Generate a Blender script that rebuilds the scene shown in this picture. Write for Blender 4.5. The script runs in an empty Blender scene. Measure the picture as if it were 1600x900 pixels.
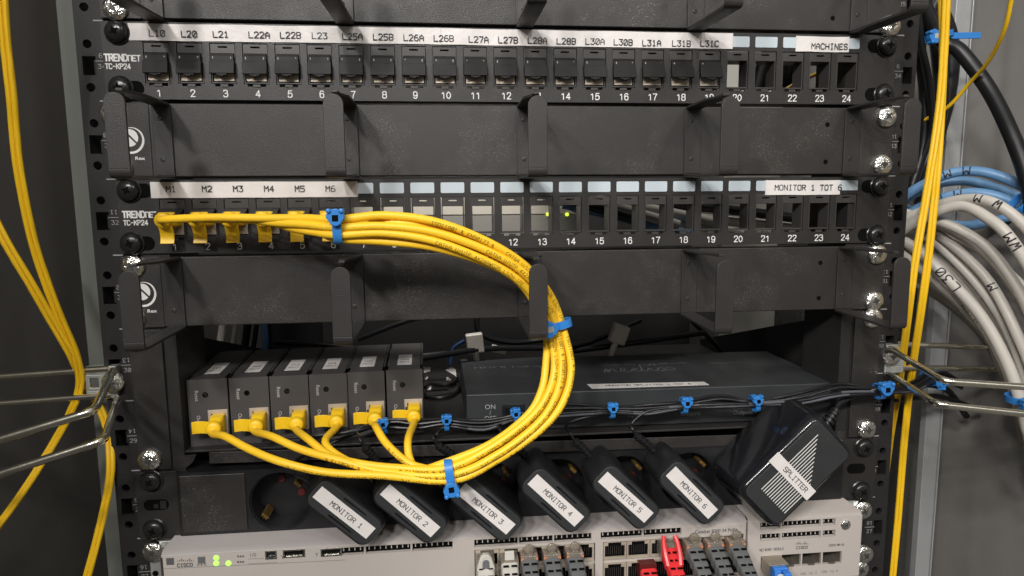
import bpy, math, random
from mathutils import Vector, Matrix
random.seed(7)
MM = 0.001
# ------------------------------------------------------------------ camera
sc = bpy.context.scene
CAM = Vector((-49.114, -403.696, -107.344)); YAW, PITCH, ROLL, FPX = 0.0998, -0.1240, -0.0090, 1010.2
cy, sy, cp, sp = math.cos(YAW), math.sin(YAW), math.cos(PITCH), math.sin(PITCH)
FW = Vector((sy*cp, cy*cp, sp)); _r = Vector((cy, -sy, 0)); _u = _r.cross(FW)
RT = _r*math.cos(ROLL) + _u*math.sin(ROLL); UP = -_r*math.sin(ROLL) + _u*math.cos(ROLL)
cd = bpy.data.cameras.new('camera'); cam = bpy.data.objects.new('camera', cd); sc.collection.objects.link(cam)
M = Matrix((RT, UP, -FW)).transposed().to_4x4(); M.translation = CAM*MM; cam.matrix_world = M
cd.sensor_width = 36; cd.lens = 36*FPX/1600; cd.clip_start = 0.01; cd.clip_end = 50; sc.camera = cam
# ------------------------------------------------------------------ world, lamps, exposure
w = bpy.data.worlds.new('World'); sc.world = w; w.use_nodes = True
_nt = w.node_tree; _tc = _nt.nodes.new('ShaderNodeTexCoord'); _sx = _nt.nodes.new('ShaderNodeSeparateXYZ'); _cr = _nt.nodes.new('ShaderNodeValToRGB')
_nt.links.new(_tc.outputs['Generated'], _sx.inputs[0]); _nt.links.new(_sx.outputs['Z'], _cr.inputs[0])
_cr.color_ramp.elements[0].position = 0.0; _cr.color_ramp.elements[0].color = (.10,.095,.09,1)
_cr.color_ramp.elements[1].position = .45; _cr.color_ramp.elements[1].color = (.75,.73,.70,1)
_nt.links.new(_cr.outputs[0], _nt.nodes['Background'].inputs[0]); _nt.nodes['Background'].inputs[1].default_value = 0.70
sc.view_settings.view_transform = 'Standard'; sc.view_settings.look = 'None'; sc.view_settings.exposure = 0; sc.view_settings.gamma = 1
def lamp(name, loc, target, sx, sy_, power, col=(1, .95, .90)):
    l = bpy.data.lights.new(name, 'AREA'); l.shape = 'RECTANGLE'; l.size = sx; l.size_y = sy_; l.energy = power; l.color = col
    o = bpy.data.objects.new(name, l); sc.collection.objects.link(o); o.location = loc
    o.rotation_euler = (Vector(target)-Vector(loc)).to_track_quat('-Z', 'Y').to_euler(); return o
for _x, _z, _p in ((-1.05, .70, 14), (-.70, .76, 14.5), (-.30, .86, 10.5), (.20, .95, 6), (.75, 1.0, 4.5)):
    lamp('room_light', (_x, -1.50, _z), (0, 0, -.17), .14, .14, _p, (1, .965, .935))
def spot(loc, target, power, ang, r=.02):
    l = bpy.data.lights.new('added_fill_spot', 'SPOT'); l.energy = power; l.spot_size = math.radians(ang); l.spot_blend = .6; l.shadow_soft_size = r; l.color = (1, .965, .92)
    o = bpy.data.objects.new('added_fill_spot', l); sc.collection.objects.link(o); o.location = loc
    o.rotation_euler = (Vector(target)-Vector(loc)).to_track_quat('-Z', 'Y').to_euler()
spot((-.05, .035, .10), (-.045, .132, -.106), 4.5, 44)  # added spot that brightens the pale device behind the lower ports
spot((.16, .10, .42), (.27, .25, -.10), 4.0, 60)  # added spot that brightens the rear upright
# ------------------------------------------------------------------ helpers
def at(px, py, y=0.0):                      # the point seen at photo pixel (px, py) on the vertical plane y (mm)
    d = FW + RT*((px-800)/FPX) - UP*((py-450)/FPX)
    return CAM + d*((y-CAM.y)/d.y)
def atz(px, py, z):
    d = FW + RT*((px-800)/FPX) - UP*((py-450)/FPX)
    return CAM + d*((z-CAM.z)/d.z)
class MB:
    def __init__(s): s.v = []; s.f = []
    def add(s, vs, fs):
        n = len(s.v); s.v += [Vector(p) for p in vs]; s.f += [tuple(i+n for i in q) for q in fs]; return s
    def box(s, x0, x1, y0, y1, z0, z1):
        return s.add([(x0,y0,z0),(x1,y0,z0),(x1,y1,z0),(x0,y1,z0),(x0,y0,z1),(x1,y0,z1),(x1,y1,z1),(x0,y1,z1)],
                     [(0,3,2,1),(4,5,6,7),(0,1,5,4),(1,2,6,5),(2,3,7,6),(3,0,4,7)])
    def prism(s, poly, y0, y1, scale1=1.0, shift1=(0, 0)):   # poly in x,z (counter-clockwise seen from the front); y0 front
        n = len(poly); cx = sum(p[0] for p in poly)/n; cz = sum(p[1] for p in poly)/n
        a = [(p[0], y0, p[1]) for p in poly]
        b = [(cx+(p[0]-cx)*scale1+shift1[0], y1, cz+(p[1]-cz)*scale1+shift1[1]) for p in poly]
        return s.add(a+b, [tuple(range(n)), tuple(range(2*n-1, n-1, -1))]+[(i, i+n, (i+1) % n+n, (i+1) % n) for i in range(n)])
    def hull(s, rings, caps=True):          # stacked rings of equal vertex count
        n = len(rings[0]); vs = [p for r in rings for p in r]; fs = []
        for k in range(len(rings)-1):
            for i in range(n): fs.append((k*n+i, k*n+(i+1) % n, (k+1)*n+(i+1) % n, (k+1)*n+i))
        if caps: fs += [tuple(range(n-1, -1, -1)), tuple(range((len(rings)-1)*n, len(rings)*n))]
        return s.add(vs, fs)
    def lathe(s, prof, c=(0,0,0), ax='y', n=28, caps=True):   # prof [(r, h)], axis toward +ax
        rings = []
        for r, h in prof:
            ring = []
            for i in range(n):
                a = 2*math.pi*i/n; p = (r*math.cos(a), r*math.sin(a))
                q = {'y': (p[0], h, p[1]), 'z': (p[0], p[1], h), 'x': (h, p[0], p[1])}[ax]
                ring.append((q[0]+c[0], q[1]+c[1], q[2]+c[2]))
            rings.append(ring)
        return s.hull(rings, caps)
    def tube(s, pts, r, n=12, smooth=6, ry=None):
        P = spline(pts, smooth) if smooth > 1 else [Vector(p) for p in pts]
        T = [(P[min(i+1, len(P)-1)]-P[max(i-1, 0)]).normalized() for i in range(len(P))]
        N = T[0].orthogonal().normalized(); rings = []
        for i, p in enumerate(P):
            N = (N-T[i]*N.dot(T[i])).normalized(); B = T[i].cross(N)
            rr = r(i/(len(P)-1)) if callable(r) else r
            rings.append([p+(N*math.cos(a)+B*math.sin(a))*rr for a in (2*math.pi*k/n for k in range(n))])
        return s.hull(rings)
    def plate(s, X, Z, holes, y0, y1, circ=()):    # sheet with rectangular holes (x0,x1,z0,z1) and round ones (x,z,r,half)
        X = list(X)+[h for q in holes for h in q[:2]]+[q[0]+k*q[3] for q in circ for k in (-1, 1)]
        Z = list(Z)+[h for q in holes for h in q[2:]]+[q[1]+k*q[3] for q in circ for k in (-1, 1)]
        X = sorted(set(round(x, 3) for x in X)); Z = sorted(set(round(z, 3) for z in Z))
        x_lo, x_hi, z_lo, z_hi = X[0], X[-1], Z[0], Z[-1]
        nx, nz = len(X)-1, len(Z)-1
        def solid(i, j):
            if i < 0 or j < 0 or i >= nx or j >= nz: return False
            mx, mz = (X[i]+X[i+1])/2, (Z[j]+Z[j+1])/2
            for h in holes:
                if h[0] < mx < h[1] and h[2] < mz < h[3]: return False
            for c in circ:
                if abs(mx-c[0]) < c[3] and abs(mz-c[1]) < c[3]: return None
            return True
        idx = {}
        def V(i, j, b):
            k = (i, j, b)
            if k not in idx: idx[k] = len(s.v); s.v.append(Vector((X[i], y1 if b else y0, Z[j])))
            return idx[k]
        for i in range(nx):
            for j in range(nz):
                if solid(i, j) is True:
                    s.f.append((V(i,j,0), V(i+1,j,0), V(i+1,j+1,0), V(i,j+1,0)))
                    s.f.append((V(i,j,1), V(i,j+1,1), V(i+1,j+1,1), V(i+1,j,1)))
                    for di, dj, a, b in ((-1,0,(i,j),(i,j+1)), (1,0,(i+1,j+1),(i+1,j)), (0,-1,(i+1,j),(i,j)), (0,1,(i,j+1),(i+1,j+1))):
                        if solid(i+di, j+dj) is False:
                            s.f.append((V(*a,0), V(*b,0), V(*b,1), V(*a,1)))
        n = 16
        for cx, cz, r, h in circ:
            for y, fl in ((y0, 0), (y1, 1)):
                k = len(s.v)
                for q in range(n):
                    a = 2*math.pi*q/n; c_, s_ = math.cos(a), math.sin(a); m = h/max(abs(c_), abs(s_))
                    s.v += [Vector((cx+r*c_, y, cz+r*s_)), Vector((cx+m*c_, y, cz+m*s_))]
                for q in range(n):
                    p = (q+1) % n; t = (k+2*q, k+2*q+1, k+2*p+1, k+2*p); s.f.append(t if not fl else t[::-1])
            k = len(s.v)-2*2*n
            for q in range(n):
                p = (q+1) % n; s.f.append((k+2*q, k+2*p, k+2*n+2*p, k+2*n+2*q))
        return s
    def xf(s, m):
        s.v = [m @ v for v in s.v]; return s
    def merge(s, o, m=None):
        return s.add([m @ v if m else v for v in o.v], o.f)
def spline(pts, k=6):
    P = [Vector(p) for p in pts]; P = [P[0]*2-P[1]]+P+[P[-1]*2-P[-2]]; out = []
    for i in range(1, len(P)-2):
        a, b, c, d = P[i-1:i+3]
        for j in range(k):
            t = j/k; out.append(.5*((2*b)+(c-a)*t+(2*a-5*b+4*c-d)*t*t+(3*b-a-3*c+d)*t**3))
    out.append(P[-2]); return out
def rrect(x0, x1, z0, z1, r, n=5):
    out = []
    for cx, cz, a0 in ((x1-r, z1-r, 0), (x0+r, z1-r, 90), (x0+r, z0+r, 180), (x1-r, z0+r, 270)):
        for i in range(n+1):
            a = math.radians(a0+90*i/n); out.append((cx+r*math.cos(a), cz+r*math.sin(a)))
    return out
COL = sc.collection
def obj(name, mb, mat, parent=None, loc=(0,0,0), smooth=False, bevel=0, rel=None, rot=None, seg=2):
    o_ = Vector(rel) if rel is not None else Vector((0,0,0))
    me = bpy.data.meshes.new(name); me.from_pydata([tuple((v-o_)*MM) for v in mb.v], [], mb.f); me.update()
    me.materials.append(mat)
    if smooth:
        me.polygons.foreach_set('use_smooth', [True]*len(me.polygons))
        me.set_sharp_from_angle(angle=math.radians(40))
    o = bpy.data.objects.new(name, me); COL.objects.link(o); o.location = Vector(loc)*MM
    if rot: o.rotation_euler = rot
    if parent: o.parent = parent
    if bevel:
        b = o.modifiers.new('bevel', 'BEVEL'); b.width = bevel*MM; b.segments = seg; b.limit_method = 'ANGLE'; b.angle_limit = math.radians(50)
        if smooth is False:
            me.polygons.foreach_set('use_smooth', [True]*len(me.polygons)); b.harden_normals = True
    return o
def thing(name, label, cat, loc=(0,0,0), group=None, rot=None, kind=None):
    o = bpy.data.objects.new(name, None); COL.objects.link(o); o.location = Vector(loc)*MM; o.empty_display_size = .01
    if rot: o.rotation_euler = rot
    return tag(o, label, cat, group, kind)
def tag(o, label, cat, group=None, kind=None):
    if label: o['label'] = label
    if cat: o['category'] = cat
    if group: o['group'] = group
    if kind: o['kind'] = kind
    return o
def kids(o, table=None):
    return [c for c in bpy.data.objects if c.parent == o]
def dup(root, loc, label, kmap):
    r = root.copy(); COL.objects.link(r); r.location = Vector(loc)*MM; r['label'] = label
    for ch in kmap:
        c = ch[0].copy(); COL.objects.link(c); c.parent = r
        for g in ch[1]:
            d = g.copy(); COL.objects.link(d); d.parent = c
    return r
def tree(root): return [(c, kids(c)) for c in kids(root)]
# ------------------------------------------------------------------ materials
def mat(name, col, rough=.5, metal=0, grain=0, gscale=1800, dust=0, coat=0, var=0, spec=.5, trans=0, emit=None, estr=0, streak=0, alpha=1, bdist=.0004):
    m = bpy.data.materials.new(name); m.use_nodes = True; nt = m.node_tree; b = nt.nodes['Principled BSDF']
    N = nt.nodes.new; L = nt.links.new
    b.inputs['Base Color'].default_value = (*col, 1); b.inputs['Roughness'].default_value = rough; b.inputs['Metallic'].default_value = metal
    b.inputs['Specular IOR Level'].default_value = spec; b.inputs['Coat Weight'].default_value = coat; b.inputs['Coat Roughness'].default_value = .12
    b.inputs['Transmission Weight'].default_value = trans; b.inputs['Alpha'].default_value = alpha
    if emit: b.inputs['Emission Color'].default_value = (*emit, 1); b.inputs['Emission Strength'].default_value = estr
    tc = N('ShaderNodeNewGeometry')
    src = b.inputs['Base Color']; cur = None
    if var or dust:
        n1 = N('ShaderNodeTexNoise'); n1.inputs['Scale'].default_value = 45; n1.inputs['Detail'].default_value = 5; L(tc.outputs['Position'], n1.inputs['Vector'])
        mx = N('ShaderNodeMix'); mx.data_type = 'RGBA'; mx.inputs[6].default_value = (*[c*(1-var) for c in col], 1); mx.inputs[7].default_value = (*[min(1, c*(1+var)) for c in col], 1)
        L(n1.outputs['Fac'], mx.inputs[0]); cur = mx.outputs[2]
    if dust:
        n2 = N('ShaderNodeTexNoise'); n2.inputs['Scale'].default_value = 1400; n2.inputs['Detail'].default_value = 2; L(tc.outputs['Position'], n2.inputs['Vector'])
        n3 = N('ShaderNodeTexNoise'); n3.inputs['Scale'].default_value = 22; n3.inputs['Detail'].default_value = 6; n3.inputs['Roughness'].default_value = .65; L(tc.outputs['Position'], n3.inputs['Vector'])
        r2 = N('ShaderNodeValToRGB'); r2.color_ramp.elements[0].position = .60; r2.color_ramp.elements[1].position = .74; L(n2.outputs['Fac'], r2.inputs[0])
        r3 = N('ShaderNodeValToRGB'); r3.color_ramp.elements[0].position = .50; r3.color_ramp.elements[1].position = .72; L(n3.outputs['Fac'], r3.inputs[0])
        mu = N('ShaderNodeMath'); mu.operation = 'MULTIPLY'; L(r2.outputs[0], mu.inputs[0]); L(r3.outputs[0], mu.inputs[1])
        # faint wiped smears
        sm = N('ShaderNodeMath'); sm.operation = 'MULTIPLY'; L(r3.outputs[0], sm.inputs[0]); sm.inputs[1].default_value = .035
        ad = N('ShaderNodeMath'); ad.operation = 'ADD'; L(mu.outputs[0], ad.inputs[0]); L(sm.outputs[0], ad.inputs[1])
        m2 = N('ShaderNodeMath'); m2.operation = 'MULTIPLY'; m2.use_clamp = True; L(ad.outputs[0], m2.inputs[0]); m2.inputs[1].default_value = dust
        mx2 = N('ShaderNodeMix'); mx2.data_type = 'RGBA'; L(m2.outputs[0], mx2.inputs[0]); L(cur, mx2.inputs[6]); mx2.inputs[7].default_value = (.36, .33, .30, 1); cur = mx2.outputs[2]
    if cur: L(cur, src)
    if grain:
        g = N('ShaderNodeTexNoise'); g.inputs['Scale'].default_value = gscale; g.inputs['Detail'].default_value = 3
        if streak:
            mp = N('ShaderNodeMapping'); mp.inputs['Scale'].default_value = (1, 1, streak); L(tc.outputs['Position'], mp.inputs[0]); L(mp.outputs[0], g.inputs['Vector'])
        else: L(tc.outputs['Position'], g.inputs['Vector'])
        bp = N('ShaderNodeBump'); bp.inputs['Strength'].default_value = grain; bp.inputs['Distance'].default_value = bdist; L(g.outputs['Fac'], bp.inputs['Height']); L(bp.outputs[0], b.inputs['Normal'])
        rr = N('ShaderNodeMapRange'); rr.inputs['To Min'].default_value = max(0.05, rough-.12); rr.inputs['To Max'].default_value = min(1, rough+.12)
        g2 = N('ShaderNodeTexNoise'); g2.inputs['Scale'].default_value = 60; g2.inputs['Detail'].default_value = 4; L(tc.outputs['Position'], g2.inputs['Vector'])
        L(g2.outputs['Fac'], rr.inputs['Value']); L(rr.outputs[0], b.inputs['Roughness'])
    return m
K = dict
MT = K(
 black=mat('powder_coat_black', (.0235,.0215,.0203), .44, grain=.5, dust=.8, var=.08, spec=.5),
 panel=mat('panel_black', (.0225,.0207,.0196), .42, grain=.3, dust=.2, var=.06, spec=.5),
 rail=mat('rail_black', (.020,.019,.019), .48, grain=.2, dust=.2, var=.15, spec=.4),
 ring=mat('ring_black', (.026,.024,.023), .42, grain=.4, dust=.4, var=.2),
 plastic=mat('black_plastic', (.011,.011,.012), .38, grain=.12, var=.2),
 gloss=mat('gloss_black_plastic', (.010,.010,.012), .13, grain=.05, gscale=300, var=.2),
 matte=mat('matte_black_plastic', (.024,.027,.027), .5, grain=.5, gscale=2500, dust=.2, var=.2),
 jack=mat('jack_black', (.008,.0075,.0075), .5, grain=.12, var=.2, spec=.2),
 jacklight=mat('jack_frame_grey', (.045,.042,.040), .38, grain=.1),
 conv=mat('converter_grey', (.056,.053,.052), .5, grain=.3, gscale=2500, dust=.10, var=.1),
 split=mat('splitter_grey', (.029,.0315,.0335), .42, grain=.2, gscale=2500, dust=.12, var=.1),
 white=mat('label_tape', (.69,.66,.635), .42, grain=.5, gscale=120, var=.03, bdist=.001),
 window=mat('window_tape', (.50,.57,.61), .35, grain=.05),
 ink=mat('black_ink', (.012,.012,.015), .6),
 print=mat('white_print', (.75,.74,.72), .6),
 greyprint=mat('grey_print', (.30,.30,.30), .6),
 softprint=mat('soft_white_print', (.42,.41,.40), .6),
 faint=mat('faint_print', (.105,.11,.11), .45),
 silver=mat('nickel_screw', (.86,.86,.80), .20, metal=1, grain=1.0, gscale=420, bdist=.0012),
 zinc=mat('zinc_rod', (.80,.78,.66), .16, metal=1, grain=.15, gscale=300, var=.12),
 zincplate=mat('zinc_plate', (.60,.62,.59), .4, metal=.7, grain=.3, gscale=500, var=.1),
 blackscrew=mat('black_screw', (.022,.022,.022), .24, metal=.3, grain=.1),
 slotgrey=mat('screw_recess', (.07,.07,.065), .5, metal=.5),
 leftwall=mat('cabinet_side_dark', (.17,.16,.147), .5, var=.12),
 void=mat('dark_recess', (.003,.003,.003), .9, spec=.1),  # near-black, stands in for the shade inside holes, slots and vents
 shield=mat('jack_shield', (.46,.40,.32), .45, metal=.25, grain=.7, gscale=900, var=.4),
 yellow=mat('yellow_jacket', (.92,.56,.022), .48, grain=.1, gscale=700, var=.07, dust=.12),
 yellowplug=mat('yellow_boot', (.88,.55,.014), .40, grain=.1, var=.06),
 fiber=mat('yellow_fiber', (.82,.50,.01), .45, var=.06),
 blue=mat('blue_tie', (.03,.20,.56), .36, grain=.1, var=.1),
 cord=mat('black_cord', (.010,.010,.011), .36, grain=.1, var=.2, spec=.4),
 cordgrey=mat('grey_print_cord', (.09,.095,.11), .4),
 bluedark=mat('dark_blue_jacket', (.01,.04,.12), .5),
 bluecable=mat('blue_jacket', (.11,.24,.42), .42, grain=.15, gscale=500, var=.1),
 greycable=mat('grey_jacket', (.50,.47,.42), .45, grain=.2, gscale=400, var=.12, dust=.05),
 post=mat('grey_green_post', (.17,.178,.16), .5, grain=.3, gscale=300, var=.08, streak=.05),
 alu=mat('bare_post', (.36,.37,.37), .42, metal=.25, grain=.4, gscale=400, var=.1, streak=.03),
 dark=mat('cabinet_dark', (.016,.015,.015), .5, var=.2),
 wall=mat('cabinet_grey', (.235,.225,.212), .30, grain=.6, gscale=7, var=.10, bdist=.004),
 back=mat('rear_grey', (.30,.29,.26), .6, var=.1),
 switch=mat('switch_grey', (.46,.42,.385), .42, grain=.15, gscale=1500, var=.03),
 switchtop=mat('switch_cover', (.36,.335,.325), .38, grain=.25, gscale=1200, var=.05),
 switchdark=mat('switch_print', (.10,.10,.10), .5),
 led=mat('green_led', (.2,.8,.1), .4, emit=(.35,1,.08), estr=1.6),
 ledy=mat('yellow_led', (.8,.8,.1), .4, emit=(.75,1,.08), estr=1.1),
 red=mat('red_boot', (.70,.035,.04), .35, grain=.1, var=.08),
 redpin=mat('red_shutter', (.10,.012,.01), .45),
 brass=mat('brass', (.30,.19,.06), .4, metal=.8),
 greyboot=mat('grey_boot', (.125,.13,.13), .45, grain=.15, var=.1),
 beige=mat('beige_plug', (.52,.50,.45), .45, grain=.1, var=.05),
 clear=mat('clear_plug', (.50,.44,.36), .12, var=.3, trans=.65, grain=.8, gscale=600),
 copper=mat('copper_wire', (.60,.22,.10), .4),
 sfp=mat('sfp_metal', (.40,.36,.30), .3, metal=.8, var=.2),
 sfpblue=mat('blue_connector', (.04,.20,.62), .38),
 device=mat('beige_device', (.62,.58,.50), .5, var=.08),
)
# ------------------------------------------------------------------ lettering
GL = {'A':[[(0,0),(0,4),(2,6),(4,4),(4,0)],[(0,2.5),(4,2.5)]],'B':[[(0,0),(0,6),(3,6),(4,5),(4,4),(3,3),(0,3)],[(3,3),(4,2),(4,1),(3,0),(0,0)]],
'C':[[(4,5),(3,6),(1,6),(0,5),(0,1),(1,0),(3,0),(4,1)]],'D':[[(0,0),(0,6),(2.5,6),(4,4.5),(4,1.5),(2.5,0),(0,0)]],'E':[[(4,6),(0,6),(0,0),(4,0)],[(0,3),(3,3)]],
'F':[[(4,6),(0,6),(0,0)],[(0,3),(3,3)]],'G':[[(4,5),(3,6),(1,6),(0,5),(0,1),(1,0),(3,0),(4,1),(4,3),(2.5,3)]],'H':[[(0,0),(0,6)],[(4,0),(4,6)],[(0,3),(4,3)]],
'I':[[(1,6),(3,6)],[(2,6),(2,0)],[(1,0),(3,0)]],'K':[[(0,0),(0,6)],[(4,6),(0,2.6)],[(1.4,3.6),(4,0)]],'L':[[(0,6),(0,0),(4,0)]],'M':[[(0,0),(0,6),(2,3),(4,6),(4,0)]],
'N':[[(0,0),(0,6),(4,0),(4,6)]],'O':[[(1,0),(0,1),(0,5),(1,6),(3,6),(4,5),(4,1),(3,0),(1,0)]],'P':[[(0,0),(0,6),(3,6),(4,5),(4,4),(3,3),(0,3)]],
'R':[[(0,0),(0,6),(3,6),(4,5),(4,4),(3,3),(0,3)],[(2,3),(4,0)]],'S':[[(4,5),(3,6),(1,6),(0,5),(0,4),(1,3),(3,3),(4,2),(4,1),(3,0),(1,0),(0,1)]],
'T':[[(0,6),(4,6)],[(2,6),(2,0)]],'U':[[(0,6),(0,1),(1,0),(3,0),(4,1),(4,6)]],'W':[[(0,6),(1,0),(2,3.5),(3,0),(4,6)]],'X':[[(0,0),(4,6)],[(0,6),(4,0)]],'Z':[[(0,6),(4,6),(0,0),(4,0)]],
'0':[[(1,0),(0,1),(0,5),(1,6),(3,6),(4,5),(4,1),(3,0),(1,0)],[(.8,1),(3.2,5)]],'1':[[(.8,4.8),(2,6),(2,0)],[(.8,0),(3.2,0)]],'2':[[(0,5),(1,6),(3,6),(4,5),(4,4),(0,0),(4,0)]],
'3':[[(0,6),(4,6),(2,3.6),(3,3.6),(4,2.5),(4,1),(3,0),(1,0),(0,1)]],'4':[[(3,0),(3,6),(0,2),(4,2)]],'5':[[(4,6),(0,6),(0,3.5),(3,3.5),(4,2.5),(4,1),(3,0),(0,0)]],
'6':[[(3.5,6),(1.5,6),(0,4),(0,1),(1,0),(3,0),(4,1),(4,2.4),(3,3.3),(0,3.3)]],'7':[[(0,6),(4,6),(1.5,0)]],'8':[[(1,3.1),(0,4),(0,5),(1,6),(3,6),(4,5),(4,4),(3,3.1),(1,3.1),(0,2),(0,1),(1,0),(3,0),(4,1),(4,2),(3,3.1)]],
'9':[[(.5,0),(2.5,0),(4,2),(4,5),(3,6),(1,6),(0,5),(0,3.6),(1,2.7),(4,2.7)]],'-':[[(.5,3),(3.5,3)]],'&':[[(4,0),(0,4.5),(1,6),(2.5,5),(0,2),(1,0),(4,2.5)]],' ':[],
'/':[[(.5,0),(3.5,6)]]}
def stroke(mb, text, o, ux, uz, h, wgt=.8, adv=6.0, center=True, seven=False, jitter=0):
    ux, uz = Vector(ux).normalized(), Vector(uz).normalized(); n = ux.cross(uz); k = h/6.0
    x = -(len(text)*adv-2)/2 if center else 0; cnt = 0
    for ch in text:
        jx, jz = (random.uniform(-jitter, jitter) for _ in range(2))
        for line in GL.get(ch, []):
            for (a, b), (c, d) in zip(line[:-1], line[1:]):
                A = Vector((x+a+jx, b-3+jz)); B = Vector((x+c+jx, d-3+jz)); D = (B-A).normalized()*wgt*.42; Nn = Vector((-D.y, D.x)).normalized()*wgt/2
                off = n*(-.002*(cnt % 7)); cnt += 1
                vs = [Vector(o)+(ux*q.x+uz*q.y)*k+off*-1 for q in (A-D-Nn, B+D-Nn, B+D+Nn, A-D+Nn)]
                mb.add(vs, [(0,1,2,3)])
        x += adv
    return mb
SG = dict(GL); SG.update({'1':[[(.6,4.6),(2.4,6),(2.4,0)]],'0':[[(1.6,0),(0,1.6),(0,4.4),(1.6,6),(2.4,6),(4,4.4),(4,1.6),(2.4,0),(1.6,0)]],
'2':[[(.1,4.6),(.4,6),(2,6.1),(3.9,5.8),(3.9,3.9),(2.4,2.5),(.1,0)],[(.1,0),(4,0)]],'3':[[(.2,5),(.6,6),(2,6.1),(3.8,5.8),(3.7,3.4),(1.7,3.2)],[(1.7,3.2),(4.1,3.2),(4.1,.3),(2,-.1),(.5,0),(0,1.2)]],
'4':[[(3,0),(3,6)],[(3,6),(0,1.7)],[(0,1.7),(4.2,1.7)]],'5':[[(3.8,6),(.6,6)],[(.6,6),(.2,3)],[(.2,3),(2,4),(4,3.6),(4,.4),(2,-.1),(.4,0),(0,1.3)]],
'6':[[(3.8,5),(3.2,6.1),(.8,6.1),(.1,4),(.1,.8),(1.4,-.1),(3.9,-.1),(4,3.5),(1.6,3.9),(.2,2.4)]],'7':[[(0,6),(4,6)],[(4,6),(2.2,3),(1.5,0)]],
'8':[[(2,3.2),(.2,3.4),(.2,6.1),(3.8,6.1),(3.8,3.4),(2,3.2),(0,3),(0,-.1),(4,-.1),(4,3),(2,3.2)]],'9':[[(.2,1),(.8,-.1),(3.2,-.1),(3.9,2),(3.9,5.2),(2.6,6.1),(.1,6.1),(0,2.5),(2.4,2.1),(3.8,3.6)]],
'n':[[(0,0),(0,6),(3,6),(4,5),(4,0)]]})
def chaikin(p, n=2):
    for _ in range(n):
        if len(p) < 3: return p
        q = [p[0]]
        for a, b in zip(p[:-1], p[1:]): q += [(a[0]*.75+b[0]*.25, a[1]*.75+b[1]*.25), (a[0]*.25+b[0]*.75, a[1]*.25+b[1]*.75)]
        p = q+[p[-1]]
    return p
for _k in '0123456789': SG[_k] = [chaikin(l) for l in SG[_k]]
def sans(mb, text, x0, x1, y, zc, h, wgt=.9, gap=1.6):
    # text fitted between x0 and x1
    n = len(text); tot = n*4+(n-1)*gap; sx_ = (x1-x0)/tot; k = h/6.0; x = 0; cnt = 0
    for ch in text:
        for line in SG.get(ch, []):
            for (a, b), (c, d) in zip(line[:-1], line[1:]):
                A = Vector((x0+(x+a)*sx_, 0, zc+(b-3)*k)); B = Vector((x0+(x+c)*sx_, 0, zc+(d-3)*k)); D = (B-A).normalized()*wgt*k*.4; N_ = Vector((-D.z, 0, D.x)).normalized()*wgt*k/2
                yy = y-.002*(cnt % 7); cnt += 1
                mb.add([v+Vector((0,yy,0)) for v in (A-D-N_, B+D-N_, B+D+N_, A-D+N_)], [(0,1,2,3)])
        x += 4+gap
    return mb
def textc(mb, text, c, h, w_=None, wgt=.9):
    n = len(text); w_ = w_ or (n*4+(n-1)*1.4)*h/6*.92
    return sans(mb, text, c[0]-w_/2, c[0]+w_/2, c[1], c[2], h, wgt)
_fc = {}
def fgeo(s, bold=0.0):
    if (s, bold) not in _fc:
        c = bpy.data.curves.new('t', 'FONT'); c.body = s; c.size = 1; c.align_x = 'CENTER'; c.align_y = 'CENTER'; c.offset = bold; c.resolution_u = 3
        o = bpy.data.objects.new('t', c); COL.objects.link(o); bpy.context.view_layer.update()
        me = bpy.data.meshes.new_from_object(o.evaluated_get(bpy.context.evaluated_depsgraph_get()))
        _fc[(s, bold)] = ([v.co.copy() for v in me.vertices], [tuple(p.vertices) for p in me.polygons])
        bpy.data.objects.remove(o); bpy.data.curves.remove(c); bpy.data.meshes.remove(me)
    return _fc[(s, bold)]
def ftext(mb, s, o, ux, uz, size, bold=0.0, wide=1.0, left=False):
    vs, fs = fgeo(s, bold); ux, uz = Vector(ux).normalized(), Vector(uz).normalized(); o = Vector(o)
    x0 = min(v.x for v in vs) if left else 0
    return mb.add([o+ux*(v.x-x0)*size*wide+uz*v.y*size for v in vs], fs)
XA, ZA = Vector((1,0,0)), Vector((0,0,1))
# ------------------------------------------------------------------ screws (built once, parts copied)
def screw_mesh(kind):
    if kind == 'black':
        head = MB().lathe([(6.9,0),(7.0,-.8),(6.4,-1.3),(5.9,-1.0),(5.7,-2.6),(4.9,-3.7),(3.2,-4.4),(.01,-4.6)]); top = -4.55
    else:
        head = MB().lathe([(6.7,0),(6.7,-1.6),(6.0,-2.9),(4.4,-3.7),(2.4,-4.0),(.01,-4.05)]); top = -4.0
    cross = MB()
    for a in (0, math.pi/2):
        b = MB().box(-2.5,2.5,top-.1,top+.5,-.5,.5); cross.merge(b, Matrix.Rotation(a, 4, 'Y'))
    cross.lathe([(1.5,0),(1.5,-.2),(.01,-.22)], (0,top-.02,0), n=12)
    return head, cross
_sc = {}
def screw(parent, x, z, kind, y=-1.0, rot=None):
    if kind not in _sc:
        h, c = screw_mesh(kind)
        m = MT['blackscrew'] if kind == 'black' else MT['silver']
        ho = obj('screw', h, m, smooth=True); co = obj('cross_slot', c, MT['void' if kind == 'black' else 'slotgrey'], ho)
        _sc[kind] = (ho.data, co.data); bpy.data.objects.remove(co); bpy.data.objects.remove(ho)
    a, b = _sc[kind]
    o = bpy.data.objects.new('screw', a); COL.objects.link(o); o.parent = parent
    pl = parent.location/MM; o.location = (Vector((x, y, z))-pl)*MM
    o.rotation_euler = (0, rot if rot is not None else random.uniform(-.8,.8), 0)
    c = bpy.data.objects.new('cross_slot', b); COL.objects.link(c); c.parent = o
    return o
def P_(o): return o.location/MM
U = 44.45
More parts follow.
